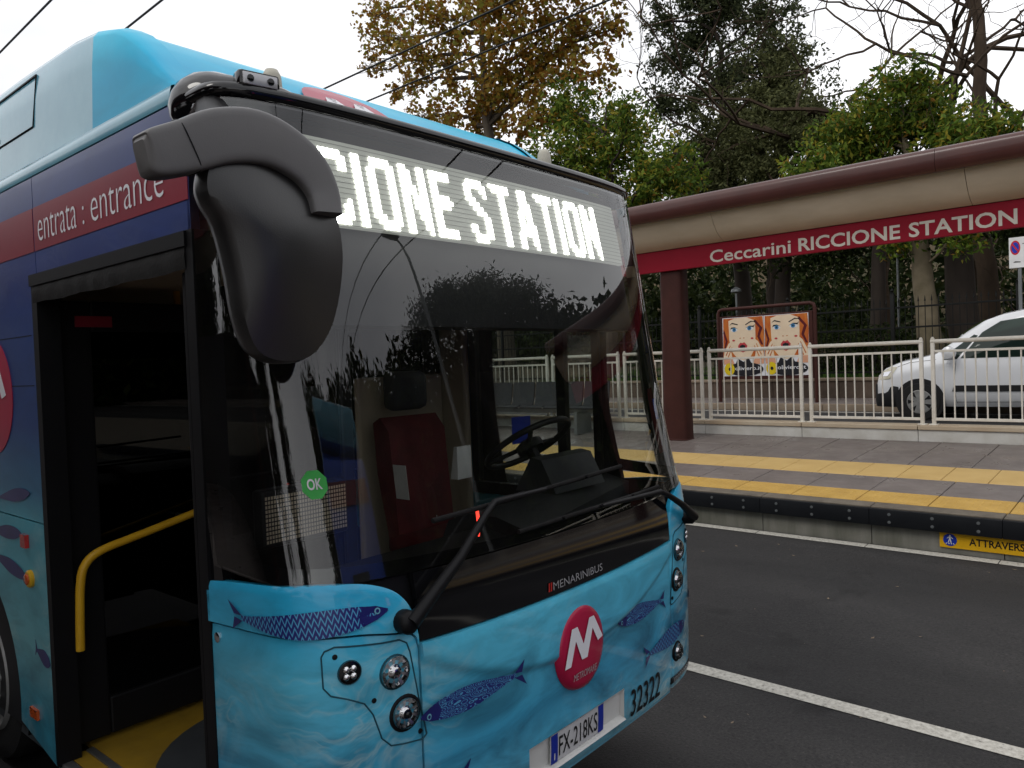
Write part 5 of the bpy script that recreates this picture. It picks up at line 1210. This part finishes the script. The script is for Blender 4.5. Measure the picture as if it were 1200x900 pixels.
# side marker lamps, button
plate_uz('marker_lamp', [(-2.255, 1.245), (-2.255, 1.305), (-2.195, 1.305), (-2.195, 1.245)], -WH-.018, .018, 'reflector_red')
MB().lathe([(.04, -.002), (.04, .012), (.034, .018), (.026, .018)], 24, (-2.187, -WH, 1.106), (0, -1, 0), (1, 0, 0)).build('door_button_ring', 'yellow_paint', bus, 40)
MB().lathe([(.025, .0), (.025, .024), (.02, .027)], 20, (-2.187, -WH, 1.106), (0, -1, 0), (1, 0, 0)).build('door_button', 'reflector_orange', bus, 40)
plate_uz('marker_lamp', [(-2.27, .455), (-2.27, .50), (-2.18, .50), (-2.18, .455)], -WH-.012, .012, 'reflector_orange')
def sfish(u0, z0, u1, z1, w):
    d = Vector((u1-u0, z1-z0)); L_ = d.length; d.normalize(); n = Vector((-d.y, d.x)); mb = MB()
    up_, dn = [], []
    for i in range(19):
        t = .1+.9*i/18; h = w*.5*sm(t, [0, .14, .3, .55, .75, .9, 1], [.18, .22, .55, 1, .95, .62, .06]); q = Vector((u0, z0))+d*L_*t
        up_.append(tuple(q+n*h)); dn.append(tuple(q-n*h))
    mb.prism(up_+dn[::-1], lambda a, b, h: (a, -WH-.0025-h, b), .0008)
    P = lambda t, h: tuple(Vector((u0, z0))+d*L_*t+n*h*w)
    mb.prism([P(.12, .1), P(0, .6), P(.05, 0), P(.02, -.5), P(.12, -.1)], lambda a, b, h: (a, -WH-.0025-h, b), .0008)
    mb.build('printed_sardine', 'navy', bus)
sfish(-2.75, 1.27, -2.28, 1.30, .065); sfish(-2.75, 1.16, -2.24, 1.10, .07); sfish(-2.18, .79, -2.0, .75, .07); sfish(-2.62, 1.44, -2.14, 1.50, .06)
# wheel
wl = MB().lathe([(.30, -.26), (.46, -.26), (.482, -.22), (.482, -.04), (.46, .0), (.37, .012), (.31, .0), (.305, -.05)], 40, (-3.02, -WH+.05, .482), (0, -1, 0), (1, 0, 0)).build('wheel', 'tyre', bus, 40)
MB().lathe([(.315, .0), (.30, .02), (.285, .0), (.26, -.04), (.20, -.02), (.17, .02), (.15, .06), (.11, .085), (.02, .09)], 36, (-3.02, -WH+.045, .482), (0, -1, 0), (1, 0, 0)).build('rim', 'rim', wl, 35)
for k in range(10):
    a = 2*math.pi*k/10; MB().lathe([(.018, 0), (.018, .05), (.008, .055)], 8, (-3.02+.175*math.cos(a), -WH+.04, .482+.175*math.sin(a)), (0, -1, 0), (1, 0, 0)).build('wheel_nut', 'rim', wl, 40)
for uu_, vv_ in ((-3.02, 1), (-7.3, 1), (-7.3, -1)):
    o = MB().lathe([(.30, -.26), (.46, -.26), (.482, -.22), (.482, -.04), (.46, .0), (.31, .0), (.2, -.05)], 28, (uu_, vv_*(WH-.05), .482), (0, vv_, 0), (1, 0, 0)).build('wheel', 'tyre', bus, 40)
MB().add([(x, y, z) for y in (-WH+.03, -WH+.40) for x, z in arch], [(i, i+1, len(arch)+i+1, len(arch)+i) for i in range(len(arch)-1)]).build('wheel_well', 'black_satin', bus)

# --- roof fairing (gas bottle hood)
hp = [(-.71, 2.945), (-.78, 3.0), (-.88, 3.085), (-.99, 3.18), (-1.08, 3.245), (-1.17, 3.29), (-1.34, 3.335), (-1.55, 3.36), (-2.2, 3.38), (-4.0, 3.39), (REAR+.6, 3.39)]
def hood(name, m, v0, v1, lift, flank=0):
    mb = MB(); vs_ = linspace(v0, v1, 15)
    for j, v in enumerate(vs_):
        e = max(0, 1-min(v-v0, v1-v)/.16) if flank else 0
        for u, z in hp: mb.v.append((u-.05*e*e, v, 2.94+(z+lift-2.94)*(1-.10*e*e)))
    n = len(hp)
    for j in range(14):
        for k in range(n-1): mb.f.append((j*n+k, (j+1)*n+k, (j+1)*n+k+1, j*n+k+1))
    for j in (0, 14):
        o = len(mb.v); mb.v += [(u, vs_[j], 2.94) for u, z in hp]
        for k in range(n-1): mb.f.append((j*n+k, j*n+k+1, o+k+1, o+k))
    return mb.build(name, m, bus, 40)
hood('roof_fairing', 'sea_roof', -1.02, 1.02, .0)
def pod(sd_):
    # flank shell: front nose cyan, side panel pale
    mb = MB(); n = len(hp); sec = [(1.02, 1.0), (1.07, .99), (1.105, .95), (1.125, .88), (1.135, .6), (1.14, .3), (1.145, 0)]
    for u, z in hp:
        for v, f in sec: mb.v.append((u, sd_*v, 2.945+(z+.012-2.945)*f))
    K = len(sec)
    nose, side = [], []
    for i in range(n-1):
        for k in range(K-1): (nose if i < 6 else side).append((i*K+k, (i+1)*K+k, (i+1)*K+k+1, i*K+k+1))
    a = MB(); a.v = mb.v[:7*K]; a.f = nose; a.build('hood_nose', 'sea_roof', bus, 50)
    b = MB(); b.v = mb.v[6*K:]; b.f = [tuple(i-6*K for i in q) for q in side]; return b.build('hood_flank', 'pale_cyan', bus, 50)
fl = pod(-1); pod(1)
# service hatch outline and catch on the flank
def fv(z): return -interp((z-2.945)/.43, [0, .3, .6, .88, .95, .99, 1.0], [1.145, 1.14, 1.135, 1.125, 1.105, 1.07, 1.02])
hq = [(-1.93, 3.315), (-1.96, 3.10), (-3.2, 3.10), (-3.2, 3.315)]
MB().tube([(u, fv(z)-.002, z) for u, z in hq], .004, 5).build('hatch_joint', 'black_satin', fl)
MB().tube([(u, fv(z)-.002, z) for u, z in (hq[0], hq[3])], .005, 5).build('hatch_joint', 'black_satin', fl)
obox(MB(), Vector((-2.5, -1.147, 3.145)), (Vector((1, 0, 0)), Vector((0, 1, 0)), Zv), (.05, .008, .012), .004).build('hatch_catch', 'yellow_paint', fl)
# M on the front slope of the fairing
def slope(v, t):
    k = max(.02, t*4+1.0); i = int(k); f = k-i; a, b = hp[i], hp[i+1]; return (a[0]+(b[0]-a[0])*f+.012, v, a[1]+(b[1]-a[1])*f+.004)
rl = MB(); rl.v = [slope(-.26+.24*math.cos(2*math.pi*k/32), .24+.40*math.sin(2*math.pi*k/32)) for k in range(32)]; rl.f = [tuple(range(32))]
rl = MB(); NR = 6
for i in range(NR+1):
    for k in range(32): rl.v.append(slope(-.26+.24*(i/NR+.001)*math.cos(2*math.pi*k/32), .24+.42*(i/NR+.001)*math.sin(2*math.pi*k/32)))
for i in range(NR):
    for k in range(32): rl.f.append((i*32+k, i*32+(k+1) % 32, (i+1)*32+(k+1) % 32, (i+1)*32+k))
rlo = rl.build('roof_logo', 'logo_red', bus)
def mstroke(pts, w):
    mb = MB()
    for (a, b), (c, d) in zip(pts, pts[1:]):
        for k in range(5):
            t0, t1 = k/5, (k+1)/5; p = [(a+(c-a)*t, b+(d-b)*t) for t in (t0, t1)]
            mb.add([tuple(Vector(slope(x+dx, y))+Vector((.004, 0, .004))) for (x, y), dx in ((p[0], -w), (p[0], w), (p[1], w), (p[1], -w))], [(0, 1, 2, 3)])
    return mb
mstroke([(-.42, .08), (-.34, .41), (-.27, .14), (-.18, .44), (-.10, .16)], .026).build('roof_logo_letter', 'white_vinyl', rlo)

# --- door opening
plate_uz('door_jamb', [(DU0, .31), (DU0, 2.46), (-1.925, 2.46), (-1.945, .31)], -WH-.004, .09, 'black_satin')
plate_uz('door_jamb', [(-.62, .31), (-.62, 2.46), (-.565, 2.46), (-.565, .31)], -WH-.004, .09, 'black_satin')
plate_uz('door_header', [(DU0, 2.41), (DU0, 2.458), (-.60, 2.458), (-.60, 2.41)], -WH-.012, .09, 'black_satin')
mb = MB(); K = 30
for i in range(K):
    u = -1.95+1.34*i/(K-1)
    for z, y in ((2.41, -WH-.006), (2.375, -WH-.012-.003*math.sin(i*1.9)), (2.335+.003*math.sin(i*.7), -WH-.008-.003*math.sin(i*2.3+1))): mb.v.append((u, y, z))
for i in range(K-1):
    for k in range(2): mb.f.append((i*3+k, i*3+3+k, i*3+4+k, i*3+1+k))
mb.build('door_brush', 'black_rubber', bus, 60)
# step
MB().box((-2.0, -WH+.01, .20), (-.6, -WH+.04, .300)).build('step_face', 'sea_side', bus)
MB().bbox((-2.0, -WH+.005, .300), (-.6, -WH+.05, .322), .004).build('step_edge', 'aluminium', bus)
MB().box((-2.0, -WH+.052, .30), (-.6, -WH+.12, .3205)).build('step_floor', 'yellow_floor', bus)
MB().bbox((-2.0, -WH+.122, .302), (-.6, -WH+.155, .325), .003).build('step_edge', 'aluminium', bus)
MB().box((-2.26, -WH+.157, .30), (-.55, .1, .320)).build('door_floor', 'yellow_floor', bus)
gf = circ(-1.20, -.42, .66, .62, 40)
MB().prism([(a, max(-WH+.16, b)) for a, b in gf], lambda a, b, h: (a, b, .3215+h), .003).build('cab_floor', 'grey_floor', bus)
MB().box((REAR+.1, -WH+.05, .26), (-2.2, WH-.05, .32)).build('saloon_floor', 'grey_floor', bus)
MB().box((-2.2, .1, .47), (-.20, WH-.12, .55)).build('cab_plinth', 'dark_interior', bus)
# open rear leaf of the door, folded inwards
LU = -2.03
lf = MB().bbox((LU-.02, -1.15, .345), (LU+.02, -.93, 2.36), .01).bbox((LU-.02, -.42, .345), (LU+.02, -.34, 2.36), .01).bbox((LU-.02, -.93, .345), (LU+.02, -.42, .52), .01).bbox((LU-.02, -.93, 2.22), (LU+.02, -.42, 2.36), .01).build('door_leaf', 'black_satin', bus)
MB().box((LU-.004, -.935, .515), (LU+.004, -.415, 2.225)).build('door_pane', 'door_glass', lf)
hpth = smooth_path([(LU+.10, -1.075, .80), (LU+.10, -1.07, .95), (LU+.10, -1.06, 1.10), (LU+.10, -1.035, 1.178), (LU+.10, -.965, 1.225), (LU+.10, -.78, 1.265), (LU+.10, -.40, 1.345)], 30)
MB().tube(hpth, .019, 12).build('hand_rail', 'yellow_paint', lf, 60)
for q in (hpth[1], hpth[10], hpth[-3]): MB().tube([q, (LU+.01, q.y, q.z)], .011, 8).build('rail_fixing', 'black_satin', lf)
MB().box((LU+.022, -1.0, 2.24), (LU+.03, -.84, 2.29)).build('exit_plate', 'red_stripe', bus)
# front leaf folded against the dash side
l2 = MB().bbox((-.70, -1.15, .345), (-.665, -1.05, 2.34), .01).bbox((-.70, -.56, .345), (-.665, -.50, 2.34), .01).bbox((-.70, -1.05, .345), (-.665, -.56, .50), .01).build('door_leaf', 'black_satin', bus)
MB().box((-.688, -1.055, .495), (-.68, -.555, 2.30)).build('door_pane', 'door_glass', l2)

# --- left wall: driver window, posts, saloon windows
def wallbox(nm, u0, u1, z0, z1, m): return MB().bbox((u0, WH-.04, z0), (u1, WH, z1), .006).build(nm, m, bus)
wallbox('left_skirt', REAR, -.60, .30, 1.20, 'sea_side'); wallbox('left_header', REAR, -.60, 2.46, 2.87, 'sea_side')
ww = [(-.605, -1.58), (-2.02, -3.3), (-3.4, -4.7), (-4.8, -6.1), (-6.2, -7.5)]
for k, (a, b) in enumerate(ww):
    fr = MB()
    for q in ((b, a, 1.20, 1.27), (b, a, 2.38, 2.46), (b, b+.05, 1.27, 2.38), (a-.05, a, 1.27, 2.38)): fr.bbox((q[0], WH-.05, q[2]), (q[1], WH-.005, q[3]), .005)
    if k == 0: fr.bbox((-.90, WH-.055, 1.27), (-.84, WH-.006, 2.38), .005)
    w_ = fr.build('window', 'black_satin', bus)
    MB().box((b+.045, WH-.03, 1.265), (a-.045, WH-.024, 2.385)).build('pane', 'side_glass', w_)
for a, b in ((-1.582, -2.018), (-3.302, -3.398), (-4.702, -4.798), (-6.102, -6.198), (-7.502, -8.6)): wallbox('window_post', b, a, 1.20, 2.46, 'sea_side')
MB().bbox((-2.05, WH-.10, 1.0), (-1.57, WH-.052, 2.50), .02).build('cream_pillar', 'cream_panel', bus)
MB().bbox((-1.80, .38, .55), (-1.76, WH-.11, 1.95), .02).build('cab_partition', 'cream_panel', bus)
MB().box((-1.775, .40, 1.955), (-1.765, WH-.12, 2.44)).build('partition_glass', 'side_glass', bus)
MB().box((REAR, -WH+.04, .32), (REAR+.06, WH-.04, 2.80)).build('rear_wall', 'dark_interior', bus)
MB().box((REAR+.1, -WH+.06, 2.44), (-.45, WH-.06, 2.50)).build('ceiling', 'cream_panel', bus)
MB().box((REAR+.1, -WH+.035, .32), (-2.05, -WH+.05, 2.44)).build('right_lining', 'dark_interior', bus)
# dash, wheel, seats
mb = MB(); dp = [(-.09, 1.36), (-.25, 1.40), (-.42, 1.40), (-.52, 1.36), (-.60, 1.20), (-.62, .9), (-.5, .56), (-.12, .56)]
mb.prism(dp, lambda a, b, h: (a-.10*max(0, (h+.62-.9))/.3 if h+.62 > .9 else a, -.15+h, b), 1.22).build('dashboard', 'dash_grey', bus, 40)
MB().prism([(-.14, 1.33), (-.30, 1.36), (-.46, 1.30), (-.5, .55), (-.14, .55)], lambda a, b, h: (a-.02, -.96+h, b), .80).build('dashboard', 'dark_interior', bus, 40)
MB().prism([(-.36, 1.40), (-.44, 1.55), (-.50, 1.56), (-.60, 1.40)], lambda a, b, h: (a, .38+h, b), .40).build('instrument_binnacle', 'dash_grey', bus, 40)
cw = Vector((-.66, .56, 1.60)); nw = Vector((-.55, 0, .83)).normalized(); e2 = nw.cross(Vector((0, 1, 0))).normalized(); e1 = Vector((0, 1, 0))
sw_ = MB().tube([cw+(e1*math.cos(a*math.pi/16)+e2*math.sin(a*math.pi/16))*.225 for a in range(33)], .016, 8, cap=False).build('steering_wheel', 'black_satin', bus, 60)
MB().lathe([(.07, -.02), (.07, .02), (.04, .035), (.002, .04)], 16, cw-nw*.02, nw, (0, 1, 0)).build('wheel_hub', 'black_satin', sw_, 50)
for a in (0, 2.3, 4.0): MB().tube([cw-nw*.01, cw+(e1*math.cos(a)+e2*math.sin(a))*.22], .012, 6).build('wheel_spoke', 'black_satin', sw_)
MB().tube([cw-nw*.03, cw-nw*.45], .03, 8).build('steering_column', 'black_satin', sw_)
def seat(u, v, z, m, h=.75):
    b = MB().bbox((u-.22, v-.22, z), (u+.22, v+.22, z+.12), .04).build('seat_cushion', m, bus, 50)
    bk = MB(); pf = [(u-.20, z+.08), (u-.28, z+.45), (u-.30, z+h), (u-.24, z+h+.03), (u-.17, z+h-.05), (u-.12, z+.12)]
    bk.prism(pf, lambda a, c_, hh: (a, v-.21+hh, c_), .42).build('seat_back', m, b, 40); return b
ds = seat(-1.28, .55, .98, 'seat_red', .72)
MB().bbox((-1.10, .335, 1.22), (-1.098, .337, 1.24), .0005).build('seat_tag', 'white_plastic', ds); MB().prism([(-1.40, 1.30), (-1.30, 1.30), (-1.32, 1.48), (-1.42, 1.48)], lambda a, b, h: (a, .335-h, b), .003).build('seat_label', 'white_plastic', ds)
MB().bbox((-1.60, .42, 1.76), (-1.48, .68, 1.98), .04).build('head_rest', 'seat_grey', ds, 50)
MB().bbox((-1.45, .40, .55), (-1.1, .70, .98), .03).build('seat_base', 'dark_interior', ds)
for k in range(4):
    for v in (.86, .42, -.62): seat(-3.0-.95*k, v, .62, 'seat_red', .62)
for u, v in ((-2.15, .35), (-2.15, -.45), (-3.9, .15), (-3.9, -.3)): MB().tube([(u, v, .32), (u, v, 2.44)], .017, 10).build('grab_pole', 'yellow_paint', bus, 50)
# ticket machine / side matrix board by the door, sticker, tags
mx_ = MB().bbox((-.52, -1.04, 1.43), (-.46, -.70, 1.62), .01).build('matrix_board', 'black_satin', bus)
for i in range(20):
    for j in range(8):
        if random.random() < .6: pass
gm = MB()
for i in range(30):
    for j in range(11):
        y, z = -1.025+.0107*i, 1.452+.0142*j; gm.add([(-.4585, y-.0038, z-.005), (-.4585, y+.0038, z-.005), (-.4585, y+.0038, z+.005), (-.4585, y-.0038, z+.005)], [(0, 1, 2, 3)])
gm.build('matrix_dots', 'cream_panel', mx_)
oc = sv(-1.045); ok = decal('screen_sticker', [[(oc+.040*math.cos(R_(22.5+45*k)), 1.665+.045*math.sin(R_(22.5+45*k))) for k in range(8)]], 'sticker_green', .002)
textmesh('OK', dmap(.003), oc-.022, oc+.022, 1.650, 1.683, bold=.02).build('sticker_lettering', 'grey_vinyl', ok)
MB().box((-1.02, .86, 1.55), (-1.015, 1.02, 1.70)).build('cab_notice', 'sign_blue', bus)
MB().prism([(-.95, 1.44), (-.92, 1.60), (-.9, 1.60), (-.9, 1.44)], lambda a, b, h: (a, .30+h, b), .10).build('paper_note', 'white_plastic', bus)
# underside
MB().box((REAR+.2, -WH+.08, .22), (-.62, WH-.12, .30)).build('chassis', 'black_satin', bus)

# ================================================================== SECOND BUS, ahead of this one and out of the frame, mirrored in the screen
b2 = empty('standing_bus', (3.0, 2.45, 0), 0); tag(b2, 'dark blue bus with red roof band standing ahead, mirrored in the windscreen corner', 'bus')
def rbox(a, b, r): return MB().bbox(a, b, r)
rbox((0, -1.2, .3), (9.5, 1.2, 2.95), .14).build('body', 'bus_blue', b2, 40)
rbox((.05, -1.12, 2.96), (9.3, 1.12, 3.35), .10).build('roof_hood', 'pale_cyan', b2, 40)
MB().box((-.012, -1.05, 2.55), (-.002, 1.05, 2.75)).build('stripe', 'red_stripe', b2)
MB().box((-.016, -.45, 1.75), (-.003, .45, 2.35)).build('rear_window', 'black_gloss', b2)
for v in (-1.0, 1.0):
    MB().bbox((-.03, v-.07, .95), (.0, v+.07, 1.35), .01).build('tail_lamp', 'lamp_red', b2)
for u in (2.2, 7.0):
    for v in (-1, 1): MB().lathe([(.30, -.26), (.46, -.26), (.482, -.22), (.482, -.04), (.46, .0), (.31, .0), (.2, -.05)], 28, (u, v*1.21, .482), (0, v, 0), (1, 0, 0)).build('wheel', 'tyre', b2, 40)
